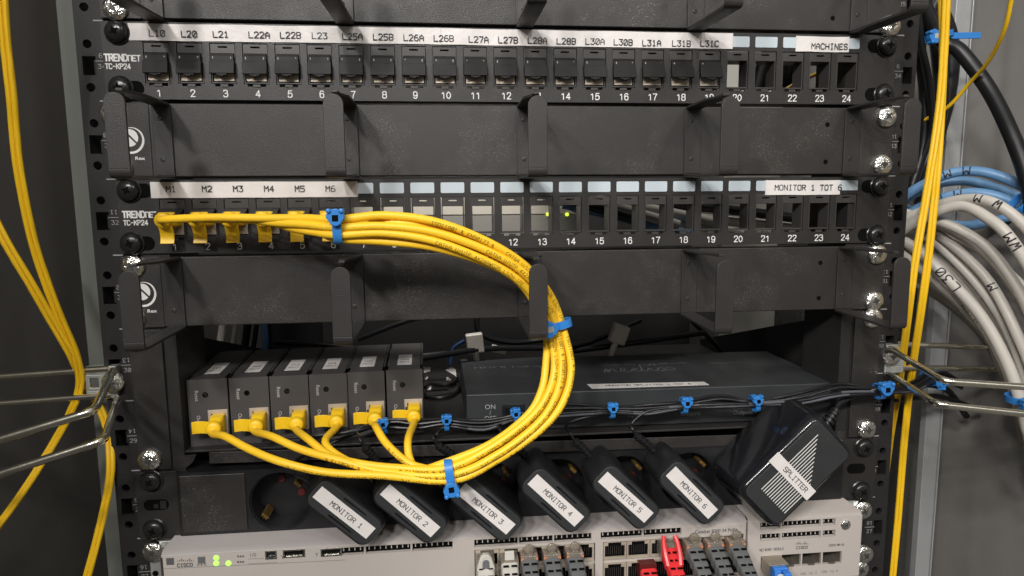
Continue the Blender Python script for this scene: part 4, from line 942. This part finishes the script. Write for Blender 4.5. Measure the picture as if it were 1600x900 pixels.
# offsets (out = away from loop centre in the picture plane, dep = along y)
OFF = [(4.6,-1.6),(0.2,-2.6),(-4.6,-1.8),(2.6,2.6),(-2.2,2.4),(6.4,2.0)]
OFF2 = [(-4.6,-1.5),(-.1,-2.6),(4.6,-1.4),(-2.4,2.4),(2.4,2.6),(6.8,2.2)]
OFF = [(5.0,-1.2),(0.3,-2.6),(-4.3,-2.0),(-6.8,1.6),(-2.0,2.4),(2.8,2.6)]
OFF2 = [(5.2,-1.4),(.6,-2.6),(-4.0,-1.8),(-6.6,1.8),(-1.6,2.2),(2.9,2.4)]
def yellow(i):
    c = Vector((cC[i]-0.6, -1.0, -2*U-11.4-12.6))       # port centre
    t = thing('patch_cable', 'yellow patch cable from the port marked M%d to %s converter box' % (i+1, ['the leftmost','the second','the third','the fourth','the fifth','the rightmost'][i]), 'patch cable', c, 'yellow patch cables in the tied loop')
    def plug(rotz, o, cable_dir):
        # rotz: rotation about the port axis; tab points along local -z
        m = MB().box(-5.6,5.6,-9,4,-3.6,4.2)
        m.hull([[(x*s+dx, y, z*s) for x, z in rrect(-5.8,5.8,-4.0,4.6,2.2,4)][::-1] for y, s, dx in ((-6,1,0),(-11,1,0),(-14,.82,0),(-17,.66,0),(-19,.60,0))])
        m.lathe([(.01,-22.5),(3.4,-22.3),(4.3,-21.2),(4.6,-19.5),(4.6,-16),(4.2,-14)], n=20)
        tab = MB(); prof = [(-17,-1.5),(-15.5,-4.2),(-13.6,-6.5),(-12.6,-9.0),(-12.9,-11.6),(-14.2,-13.6)]; th = 1.3
        vs = [(x, y, z) for x in (-3.9, 3.9) for y, z in prof+[(y+th, z+.2) for y, z in prof[::-1]]]; k = 2*len(prof)
        tab.add(vs, [tuple(range(k-1,-1,-1)), tuple(range(k,2*k))]+[(q, (q+1) % k, (q+1) % k+k, q+k) for q in range(k)])
        R_ = Matrix.Translation(o) @ Matrix.Rotation(rotz, 4, 'Y') @ Matrix.Diagonal((1,.66,1,1))
        return m.xf(R_), tab.xf(R_)
    m, tab = plug(0, c, None)
    po = obj('plug', m, MT['yellowplug'], t, rel=c, bevel=.6); obj('latch_tab', tab, MT['yellowplug'], po, rel=c, bevel=.4)
    fx_, fy_, yaw = fronts[i]; R0 = Matrix.Rotation(yaw, 3, 'Z')
    e = Vector((fx_, fy_, -255.9)) + R0 @ Vector((5.6, -.5, 15.0))
    m, tab = plug(math.radians(90), Vector((0,0,0)), None)
    M4 = Matrix.Translation(e) @ R0.to_4x4(); m.xf(M4); tab.xf(M4)
    po = obj('plug', m, MT['yellowplug'], t, rel=c, bevel=.6); obj('latch_tab', tab, MT['yellowplug'], po, rel=c, bevel=.4)
    # path
    pts = [c+Vector((0,-8,0)), c+Vector((.3,-13.5,.1)), c+Vector((4.8,-18.5-.8*(5-i),.6))]
    mids = [[(330,340,-33),(420,341,-40),(480,341,-46)],[(385,343,-33),(430,348,-40),(480,351,-48)],[(425,347,-32),(450,355,-40),(488,362,-47)],[(470,352,-30),(500,362,-38)],[(505,352,-32)],[]][i]
    pts += px3(mids)
    prev = None
    for k, q in enumerate(loopc):
        a = loopc[max(0, k-1)]; b = loopc[min(len(loopc)-1, k+1)]; T = (b-a); T.y = 0; T.normalize(); Nn = Vector((-T.z, 0, T.x))
        f = min(1, k/8); o_ = Vector((OFF[i][0]*(1-f)+OFF2[i][0]*f, OFF[i][1]*(1-f)+OFF2[i][1]*f))
        tight = .86 if k in (0, 6, 11) else 1.0+.22*math.sin(k*1.1+i*2.1)
        if k == 0 and i == 5: continue
        pts.append(q+Nn*o_.x*tight+Vector((0, o_.y*tight, 0)))
    ends = [[(600,741,-53),(520,727,-48),(440,713,-42),(385,700,-34),(345,681,-27)],
            [(600,737,-50),(530,719,-46),(470,702,-38),(425,682,-28)],
            [(620,731,-50),(560,724,-47),(515,711,-40),(480,685,-28)],
            [(640,739,-48),(580,734,-46),(530,713,-38),(508,690,-28)],
            [(660,731,-50),(632,719,-46),(603,692,-36),(588,668,-24)],
            [(672,737,-50),(650,732,-47),(639,712,-42),(638,685,-32)]][i]
    if i == 0: ends = [(600,743,-53),(510,738,-50),(440,722,-46),(390,702,-36),(352,682,-24)]
    pts += px3(ends)
    pe_ = e + R0 @ Vector((0,-13,0))
    pts += [pe_+ (R0 @ Vector((0.6,-4.0,-1.8))), pe_, pe_+R0 @ Vector((0,5,0))]
    P = spline(pts, 7)
    obj('jacket', MB().tube(P, CR, 14, 1), MT['yellow'], t, rel=c, smooth=True)
    if i in (0, 1, 4, 2):
        g = MB(); n_ = len(P)
        out = Vector((.5,-.8,-.6)) if i == 0 else Vector((.3,-.9,-.35))
        s0 = .30 if i != 1 else .36
        Q = [v.copy() for v in P]
        while s0 < .80: s0 = tube_text(g, random.choice(['CAT6A U/UTP 4X2XAWG26 LSZH-1PE ', 'ISO11801 & EN50173 & ']), Q, CR, s0, 2.0, out, wgt=.75); s0 += .01
        obj('lettering', g, MT['printcable'], t, rel=c)
MT['printcable'] = mat('cable_print', (.10,.06,.01), .6)
for i in range(6): yellow(i)
# ================================================================== ZIP TIES
def tie(px, py, y, rx, rd, tdir, hdir, label, wd=4.6, scale=1.0, group='blue cable ties'):
    """closed strap around a bundle; tdir = bundle direction in the picture plane, rx across, rd in depth, hdir = -1/+1 end where the head sits"""
    c = at(px, py, y) if not isinstance(px, Vector) else px
    T = Vector((tdir[0], tdir[2] if len(tdir) > 2 else 0, tdir[1])).normalized(); Yd = Vector((0,1,0)); Yd = (Yd-T*Yd.dot(T)).normalized(); Nn = T.cross(Yd).normalized()
    t = thing('cable_tie', label, 'cable tie', c, group)
    n = 28; vs = []; fs = []
    for k in range(n):
        a = 2*math.pi*k/n; ca, sa = math.cos(a), math.sin(a); ca_, sa_ = math.copysign(abs(ca)**.8, ca), math.copysign(abs(sa)**.8, sa)
        for rr, q in ((0,-1),(0,1),(.9,1),(.9,-1)): vs.append(Nn*(rx+rr)*ca_+Yd*(rd+rr)*sa_+T*q*wd/2)
    for k in range(n):
        j = (k+1) % n
        for q in range(4): fs.append((k*4+q, j*4+q, j*4+(q+1) % 4, k*4+(q+1) % 4))
    obj('strap', MB().add(vs, fs), MT['blue'], t, bevel=.15, seg=1)
    # head: rounded disc facing the viewer with ratchet window
    F = Matrix((T, Yd, Nn)).transposed()
    hm = MB().prism([(4.6*scale*math.cos(a)*(1 if math.sin(a) > -.2 else .8), 4.3*scale*math.sin(a)) for a in (2*math.pi*k/16 for k in range(16))], -4.2*scale, -.4)
    for q in (-1, 1): hm.lathe([(1.3*scale,-.5),(1.3*scale,-5.0*scale),(.6*scale,-5.4*scale),(.01,-5.4*scale)], (q*3.1*scale,0,3.2*scale), n=10)
    c2 = F @ Vector((0,-rd+.2,0)) + Nn*hdir*(rx*.78)
    H = Matrix.Translation(c2) @ F.to_4x4() @ Matrix.Rotation(0 if hdir > 0 else math.pi, 4, 'Y')
    ho = obj('head', hm.xf(H), MT['blue'], t, bevel=.4)
    wn = MB().box(-1.5*scale,1.5*scale,-4.4*scale,-4.15*scale,-1.9*scale,1.2*scale); obj('ratchet_window', wn.xf(H), MT['zincplate' if scale > 1.05 else 'void'], ho)
    return t
tie(529,357,-52,7.6,5.4,(1,0,0),1,'blue cable tie round the yellow bundle below the printed mark M6', scale=1.05)
tie(871,507,-38,7.6,5.2,(.22,-1,0),-1,'blue cable tie round the yellow loop just below the open ring', scale=1.1)
tie(703,740,-54,7.6,5.4,(1,.12,0),-1,'blue cable tie round the bottom of the yellow loop', scale=1.0)
BT = [(601,665,'beside the rightmost converter box'),(698,660,'left of the ON OFF switch with its head upright'),(806,650,'over the ON OFF switch'),(955,641,'on the black cords, first one right of the yellow loop'),(1068,633,'on the black cords midway between loop and power brick'),(1179,630,'on the black cords left of the power brick')]
for j, (x, y, lb) in enumerate(BT):
    tie(x, y, (4.5,3,0,-2,-6,-13)[j], 4.2+.25*(j%3), 4.2, (1,(.08,.0,.16,.1,.02,.22)[j],0), 1, 'small blue cable tie '+lb, wd=3.1, scale=.78 if j not in (4,) else .84)
tie(1374,611,-14,4.4,4.4,(1,.05,0),1,'blue cable tie on the black cords crossing the right rail', wd=3.6, scale=1.05)
tie(1452,590,32,5.5,4.8,(1,.5,.6),-1,'blue cable tie on the black cords behind the right zinc rods', wd=4, scale=1.0)
# ================================================================== LEFT AND RIGHT THIN YELLOW CABLES
def pair(pts, label, cat='fibre cable', r=1.35, sep=(2.55,0,.5), grp='thin yellow fibre pairs'):
    P0 = px3(pts); t = thing('fibre_pair', label, cat, P0[0], grp)
    for s_ in (-.5, .5): obj('strand', MB().tube([p+Vector(sep)*s_ for p in P0], r, 9, 6), MT['fiber'], t, rel=P0[0], smooth=True)
    return t
pair([(2,-30,-45),(8,60,-42),(18,150,-38),(22,200,-35),(30,270,-32),(50,370,-26),(72,440,-20),(95,500,-12),(118,555,-4),(125,600,2),(112,640,2),(85,690,0),(40,762,-10),(-20,845,-20)], 'thin yellow fibre pair coming down the left side from the top corner')
pair([(-20,320,-30),(10,380,-28),(50,447,-22),(80,500,-14),(108,548,-6),(128,590,4),(150,625,10),(168,670,8),(173,720,2),(170,760,0),(155,830,-6),(135,905,-12)], 'thin yellow fibre pair entering at the left edge and curving past the zinc rods')
pair([(1480,-20,-20),(1475,80,-16),(1468,170,-14),(1450,290,-14),(1430,410,-14),(1418,500,-10),(1408,580,12),(1402,620,30),(1392,680,40),(1382,760,46),(1374,840,50)], 'thin yellow fibre pair nearest the right rail', sep=(2.6,0,.2))
pair([(1472,-20,-14),(1474,80,-12),(1470,180,-10),(1463,280,-12),(1452,390,-12),(1440,480,-8),(1428,560,8),(1420,620,22),(1412,700,26),(1404,800,26),(1394,910,24)], 'thin yellow fibre pair on the outer side right of the rail', sep=(2.7,0,.2))
cable('fibre_strand', 'single thin yellow strand curving across the right wall', 'fibre cable', px3([(1582,-10,-20),(1570,45,-10),(1545,95,10),(1515,130,30),(1480,168,45),(1440,190,60),(1424,200,70)]), 1.3, MT['fiber'])
# ================================================================== ZINC RODS
def dring(far1, near, label, side):
    t = thing('wire_bail', label, 'cable bracket', near[0], 'zinc wire bails')
    obj('rod', MB().tube(spline(near, 6), 2.1, 14, 1), MT['zinc'], t, rel=near[0], smooth=True)
    return t
def loop(near, far, label):
    pts = near+far; P0 = pts[0]
    t = thing('wire_bail', label, 'cable bracket', P0, 'zinc wire bails beside the rack')
    # sharp-ish bends
    Q = []
    for i, p in enumerate(pts):
        if 0 < i < len(pts)-1:
            a = (pts[i-1]-p); b = (pts[i+1]-p); k = min(7, a.length*.3, b.length*.3)
            u_, v_ = p+a.normalized()*k, p+b.normalized()*k
            for s_ in (0,.25,.5,.75,1): Q.append((1-s_)**2*u_+2*s_*(1-s_)*p+s_*s_*v_)
        else: Q.append(p)
    obj('rod', MB().tube(Q, 2.1, 14, 1), MT['zinc'], t, rel=P0, smooth=True)
    return t
A = at
lo1 = loop([A(178,578,-6), A(172,590,-12), A(147,642,-82), A(-60,705,-86)], [A(-60,705,-86)+Vector((-60,0,-4)), A(-60,593,4)+Vector((-80,0,0)), A(-60,593,2), A(172,576,2)], 'upper zinc wire bail beside the left rail')
lo2 = loop([A(184,622,-4), A(180,634,-10), A(163,688,-80), A(-60,760,-86)], [A(-60,760,-86)+Vector((-60,0,-4)), A(-60,635,4)+Vector((-80,0,0)), A(-60,635,2), A(176,617,2)], 'lower zinc wire bail beside the left rail')
loop([A(1386,548,-4), A(1396,548,-10), A(1475,596,-62), A(1680,610,-66)], [A(1680,610,-66)+Vector((40,0,-2)), A(1620,542,34)+Vector((60,0,0)), A(1545,543,34), A(1396,537,6)], 'upper zinc wire bail beside the right rail')
loop([A(1386,585,-2), A(1396,588,-8), A(1464,632,-62), A(1680,655,-66)], [A(1680,655,-66)+Vector((40,0,-2)), A(1620,580,34)+Vector((60,0,0)), A(1560,577,34), A(1394,574,6)], 'lower zinc wire bail beside the right rail')
def bracket(px, py, w_, h_, label, sc_px):
    c = at(px, py, 3); t = thing('bail_bracket', label, 'bracket', c)
    m = MB().plate([-w_/2,w_/2],[-h_/2,h_/2],[(-w_/2+2.5,-w_/2+7.5,-3,3)],-1.5,0).box(-w_/2,w_/2,-1.5,5,h_/2,h_/2+5).box(-w_/2,w_/2,-1.5,5,-h_/2-5,-h_/2)
    obj('plate', m, MT['zincplate'], t, bevel=.5); screw(t, at(*sc_px,0).x, at(*sc_px,0).z, 'silver', y=1.0); return t
bracket(160,597,18,10,'zinc plate with a screw holding the left wire bails', (177,597))
bracket(1396,560,14,10,'zinc plate with a screw holding the right wire bails', (1392,556))
# ================================================================== THICK CABLES AT RIGHT
def thick(pts, m, label, r=3.45, group=None, mark=None, mi=.5, side=(-.70,-.70,.12), out=None):
    P0 = px3(pts)
    o = cable(('blue_cable' if m is MT['bluecable'] else 'grey_cable' if m is MT['greycable'] else 'black_cable'), label, 'cable', P0, r, m, group, n=16, smooth=8)
    if mark:
        g = MB(); tube_text(g, mark, spline(P0, 8)[::-1], r, 1-mi-.10, r*(1.7 if len(mark) < 6 else .75), side, wgt=.9, adv=6.0); obj('lettering', g, MT['ink'], o, rel=P0[0])
    return o
GB, GG = 'thick blue cables right of the rack', 'thick grey cables right of the rack'
thick([(1380,332,60),(1440,290,44),(1500,268,30),(1560,275,14),(1640,312,-4)], MT['bluecable'], 'topmost thick blue cable arching right of the rack', group=GB, mark='M M', mi=.45)
thick([(1380,345,72),(1430,302,60),(1490,283,50),(1550,292,40),(1640,330,28)], MT['bluecable'], 'thick blue cable tucked just under the topmost blue one', group=GB)
thick([(1380,372,60),(1430,328,46),(1500,303,26),(1560,308,10),(1640,345,-6)], MT['bluecable'], 'thick blue cable directly above the uppermost grey cable', group=GB, mark='M M', mi=.42)
thick([(1400,318,88),(1460,345,85),(1520,352,80),(1580,340,76),(1650,345,72)], MT['bluecable'], 'thick blue cable crossing low behind the grey cables', group=GB)
thick([(1440,375,92),(1500,355,88),(1560,345,84),(1640,350,80)], MT['bluecable'], 'lowest thick blue cable behind the grey cables', group=GB)
thick([(1380,360,50),(1440,330,36),(1500,312,12),(1550,316,-8),(1600,352,-22),(1650,420,-32)], MT['greycable'], 'uppermost thick grey cable arching right of the rack', group=GG, mark='W M', mi=.52)
thick([(1380,378,46),(1440,342,30),(1500,322,10),(1545,342,-8),(1580,375,-20),(1625,450,-30),(1660,540,-36)], MT['greycable'], 'second grey cable from the top with a large black mark', r=3.7, group=GG, mark='WM', mi=.50)
thick([(1385,318,56),(1420,335,44),(1480,350,24),(1540,385,6),(1590,450,-8),(1620,520,-16),(1660,640,-22)], MT['greycable'], 'grey cable leaving behind the yellow strands and crossing the other grey ones', group=GG)
thick([(1390,345,62),(1440,352,52),(1490,385,34),(1545,440,14),(1588,520,-4),(1618,600,-14),(1640,720,-20)], MT['greycable'], 'grey cable marked M in the middle of the grey fan', group=GG, mark='M', mi=.32)
thick([(1395,360,60),(1450,372,50),(1510,425,30),(1560,490,12),(1592,560,0),(1612,640,-8),(1630,740,-12)], MT['greycable'], 'grey cable marked with a faint letter low in the fan', group=GG, mark='W', mi=.66)
thick([(1395,368,48),(1430,388,40),(1470,425,26),(1530,490,10),(1568,555,-2),(1592,620,-10),(1622,740,-16)], MT['greycable'], 'grey cable marked L 30 in the front of the fan', r=3.8, group=GG, mark='L30', mi=.19)
thick([(1390,385,44),(1425,410,42),(1480,455,34),(1535,510,24),(1568,570,14),(1592,640,6),(1622,760,0)], MT['greycable'], 'grey cable with small printed lettering beneath the L 30 cable', group=GG, mark='4X2XAWG 23 LSZH', mi=.40)
thick([(1385,410,70),(1430,440,66),(1490,480,56),(1540,530,44),(1575,600,34),(1610,700,28),(1640,800,24)], MT['greycable'], 'lowest thick grey cable in the shade of the others', group=GG)
thick([(1385,335,70),(1440,344,62),(1510,372,44),(1570,430,26),(1610,500,12),(1660,600,4)], MT['greycable'], 'grey cable half hidden behind the one marked WM', group=GG)
thick([(1385,352,76),(1440,366,70),(1500,405,54),(1556,465,36),(1600,540,20),(1650,680,8)], MT['greycable'], 'grey cable half hidden behind the one marked M', group=GG)
thick([(1385,378,74),(1440,400,66),(1500,448,52),(1552,510,38),(1590,590,24),(1640,740,14)], MT['greycable'], 'shaded grey cable seen between the L 30 cable and its neighbour', group=GG)
thick([(1385,326,60),(1430,340,52),(1490,362,34),(1552,408,16),(1600,478,0),(1650,580,-12)], MT['greycable'], 'grey cable squeezed between the WM cable and the one marked M', group=GG)
thick([(1388,372,66),(1445,392,58),(1500,440,44),(1545,500,30),(1578,570,18),(1602,650,10),(1630,760,6)], MT['greycable'], 'grey cable just above the cable with small printed lettering', group=GG)
thick([(1385,398,60),(1432,424,56),(1488,468,46),(1536,522,36),(1570,590,26),(1600,690,20),(1630,800,16)], MT['greycable'], 'thin shaded grey cable under the cable with printed lettering', r=2.8, group=GG)
thick([(1385,342,80),(1450,352,78),(1530,390,66),(1590,440,50),(1660,520,36)], MT['greycable'], 'grey cable deep behind the uppermost ones', group=GG)
tie(1594,430 if False else 318,-6,6.5,5.5,(.8,-.6,0),1,'blue cable tie at the right edge round a thick blue cable', wd=4.5, scale=.01)
o = tie(1598,621,-12,9,8,(.15,-1,0),-1,'blue cable tie at the right edge round the grey cables', wd=4.6, scale=.9)
# black cables behind the rail
GK = 'black cables running down behind the right rail'
bl = [([(1478,-30,60),(1440,60,60),(1444,150,60),(1442,230,60),(1425,290,60)], 3.6, 'black cable right beside the rail edge'),
      ([(1430,-20,50),(1470,60,48),(1500,80,40),(1545,140,24),(1580,210,6),(1605,280,-8),(1620,360,-20)], 5.0, 'thick glossy black cable sweeping down across the right wall'),
      ([(1450,-20,72),(1466,80,72),(1470,170,72),(1450,240,72),(1420,300,72)], 5.2, 'thick black cable behind the yellow strands'),
      ([(1432,-20,40),(1438,60,44),(1452,130,50),(1456,200,54),(1436,262,60)], 2.4, 'thin black cable curving behind the upper rail'),
      ([(1426,40,60),(1446,100,60),(1450,170,60),(1440,240,60),(1418,310,60)], 2.4, 'thin black cable next to the thick one behind the upper rail'),
      ([(1452,-20,84),(1484,60,86),(1482,140,88),(1462,220,90),(1440,320,92)], 6.0, 'broad black cable in front of the silver post')]
for p, r, lb in bl: cable('black_cable', lb, 'cable', px3(p), r, MT['cord'], GK, n=14, smooth=8)
tie(1462,58,48,11,7,(.25,-1,0),-1,'blue cable tie with a long tail near the silver post', wd=4.2, scale=1.1)
o = obj('cable_tie', MB().box(-17,17,-1,0,-2.2,2.2), MT['blue'], rel=(0,0,0), loc=at(1497,56,44), bevel=.3, rot=(0,-.03,0)); tag(o, 'long blue tie end sticking out right of the yellow strands', 'cable tie', 'blue cable ties')
# lower right dark cable mass
for k, (p, r, lb) in enumerate([([(1402,610,40),(1440,600,46),(1480,610,60),(1510,650,76)], 2.6, 'black cord dropping behind the right wire bails'),
                     ([(1395,625,30),(1430,622,40),(1470,620,55),(1530,640,70)], 2.0, 'thin black cord slipping behind the right wire bails')]):
    cable('black_cable', lb, 'cable', px3(p), r, MT['cord'], None, n=10, smooth=8)
o = obj('gap_shade_sheet', MB().box(262,345,100,104,-900,-150), MT['dark'], rel=(300,100,-900), loc=(300,100,-900)); tag(o, 'dark sheet added for the shade between the right rail and the silver post', 'shade sheet')  # dark sheet put in for the shade of this gap
# ================================================================== THINGS SEEN BEHIND
t = thing('rear_device', 'pale device with two green lights seen through the lower empty ports', 'network device', (-40,130,-130))
c0, c1_ = at(548,322,130), at(890,362,130)
obj('case', MB().add([(c0.x,130,-118),(c1_.x-22,130,-118),(c1_.x,130,-104.5+0),(c1_.x,130,-118)][:0]+[(c0.x,130,-113.5),(c1_.x+6,130,-113.5),(c1_.x-22,130,-99),(c0.x,130,-99),(c0.x,190,-113.5),(c1_.x+6,190,-113.5),(c1_.x-22,190,-99),(c0.x,190,-99)],[(0,1,2,3),(0,4,5,1),(1,5,6,2),(2,6,7,3),(3,7,4,0)]), MT['device'], t, rel=P_(t), bevel=1)
obj('lower_case', MB().box(c0.x, c1_.x+14, 130.4, 190, -134, -113.6), MT['back'], t, rel=P_(t))
for x in (856, 886): p = at(x, 335, 129.5); obj('status_light', MB().lathe([(1.5,.5),(1.5,-.3),(.01,-.5)], tuple(p), n=12), MT['ledy'], t, rel=P_(t))
for k, (a, b, m, nm) in enumerate([((840,300),(1000,345),'cord','black_cable'),((870,300),(1060,352),'greycable','grey_cable'),((880,318),(1080,368),'bluecable','blue_cable'),((930,312),(1130,350),'greycable','grey_cable'),((960,330),(1190,372),'greycable','grey_cable'),((1050,318),(1320,352),'cord','black_cable'),((1080,340),(1320,366),'greycable','grey_cable')]):
    y = 90+k*7; pts = [at(a[0],a[1],y), at((a[0]+b[0])/2,(a[1]+b[1])/2-2,y), at(b[0],b[1],y)]
    cable(nm, ['black cable crossing in front of the pale device with green lights','grey cable that cuts across the right end of the pale device','dark blue cable slanting behind ports 16 and 17 of the lower panel','topmost grey cable slanting down to the right behind the empty lower ports','grey cable running just under the topmost slanting one, behind the lower ports','nearly level black cable behind the rightmost empty lower ports','nearly level grey cable behind the rightmost empty lower ports'][k], 'cable', pts, 4.2, MT[m], 'cables slanting behind the lower patch panel', n=10)
# below the lower cable manager, at the back of the shelf
t = thing('rear_housing', 'dark blue grey housing behind the left converters', 'equipment', at(460,525,210)); c = at(460,525,210)
obj('housing', MB().lathe([(26,0),(26,90)], (0,0,-60), 'z', 28), MT['split'], t, smooth=True)
cable('grey_cable', 'pale grey tube standing behind the second converter', 'cable', [at(411,495,190),at(415,530,190),at(413,560,190)], 3.0, MT['bluecable'])
for k, x in enumerate((345,365,384,398)):
    cable('grey_cable', ['leftmost dim grey cable behind the first converter','second dim grey cable behind the first converter','third dim grey cable behind the first converter','dim grey cable left of the pale tube'][k], 'cable', [at(x+6,480,200),at(x,530,200),at(x-8,575,200)], 3.4 if k % 2 == 0 else 2.2, MT['greycable' if k < 2 else 'cord'], 'dim cables behind the converters')
def headplug(px, py, y, rot, lb):
    t = thing('molded_plug', lb, 'plug', at(px, py, y), rot=(0, rot, 0))
    b = MB().box(-7,7,-4,4,-8,8)
    obj('body', b, MT['greycable'], t, bevel=1.5)
    r_ = MB()
    for k in range(5): r_.box(-5.4+k*2.7-.4, -5.4+k*2.7+.4, -4.5, -3.8, -7, 7)
    obj('rib', r_, MT['greycable'], t); obj('cable', MB().tube([(0,0,-7),(0,1,-16),(3,6,-30)], 2.6, 10, 5), MT['beige'], t, smooth=True)
headplug(742,536,110,-.1,'pale ribbed plug standing behind the left end of the long grey box')
headplug(967,522,110,.35,'pale ribbed plug leaning behind the middle of the long grey box')
cable('blue_cable', 'thin blue cable curling behind the long grey box', 'cable', [at(726,532,120),at(708,545,120),at(704,570,118)], 1.5, MT['bluedark'])
cable('grey_cable', 'short grey cable end lying behind the long grey box', 'cable', [at(768,544,115),at(790,548,115)], 3.2, MT['greycable'])
for k, p in enumerate([[(560,530,130),(640,500,130),(720,485,130)],[(660,560,90),(760,545,110),(900,540,120),(1000,500,140)],[(745,480,130),(750,520,130),(800,535,130),(870,528,130)],[(880,550,120),(960,540,120),(1100,520,130)],[(430,535,120),(520,540,115),(640,555,110),(700,552,110)],[(1080,500,150),(1110,530,150),(1140,565,150)]]):
    cable('black_cable', ['black cable rising behind the converter row','black cable running low behind the long box','black cable hanging from under the ring panel','black cable trailing right behind the long box','black cable lying on the backs of the converters','black cable in front of the pale rear upright'][k], 'cable', px3(p), 2.4, MT['cord'], 'black cables behind the shelf', n=9)
cable('black_cable', 'black cord looping on the shelf floor below the white vent patches', 'cord', [atz(x, y, -253.5) for x, y in ((664,606),(672,600),(690,602),(706,600),(716,590),(719,604),(708,616),(690,622),(668,620),(662,612))], 1.5, MT['cord'], n=9)
# seen through the upper empty ports
cable('black_cable', 'black cable slanting behind port 21 of the upper patch panel', 'cable', px3([(1213,60,70),(1192,110,66),(1182,150,60)]), 6, MT['cord'], 'cables behind the upper empty ports')
cable('black_cable', 'black cable upright behind port 22 of the upper patch panel', 'cable', px3([(1238,50,90),(1232,100,90),(1230,160,90)]), 7, MT['cord'], 'cables behind the upper empty ports')
cable('blue_cable', 'dim blue cable upright behind port 22 of the upper patch panel', 'cable', px3([(1243,50,100),(1243,100,100),(1242,160,100)]), 3, MT['bluecable'])
cable('fibre_strand', 'thin yellow strand passing behind ports 22 to 24 of the upper patch panel', 'fibre cable', px3([(1228,140,50),(1245,130,50),(1275,116,52),(1300,106,54),(1330,88,56)]), 1.4, MT['fiber'])
for o in bpy.data.objects:
    if o.parent: continue
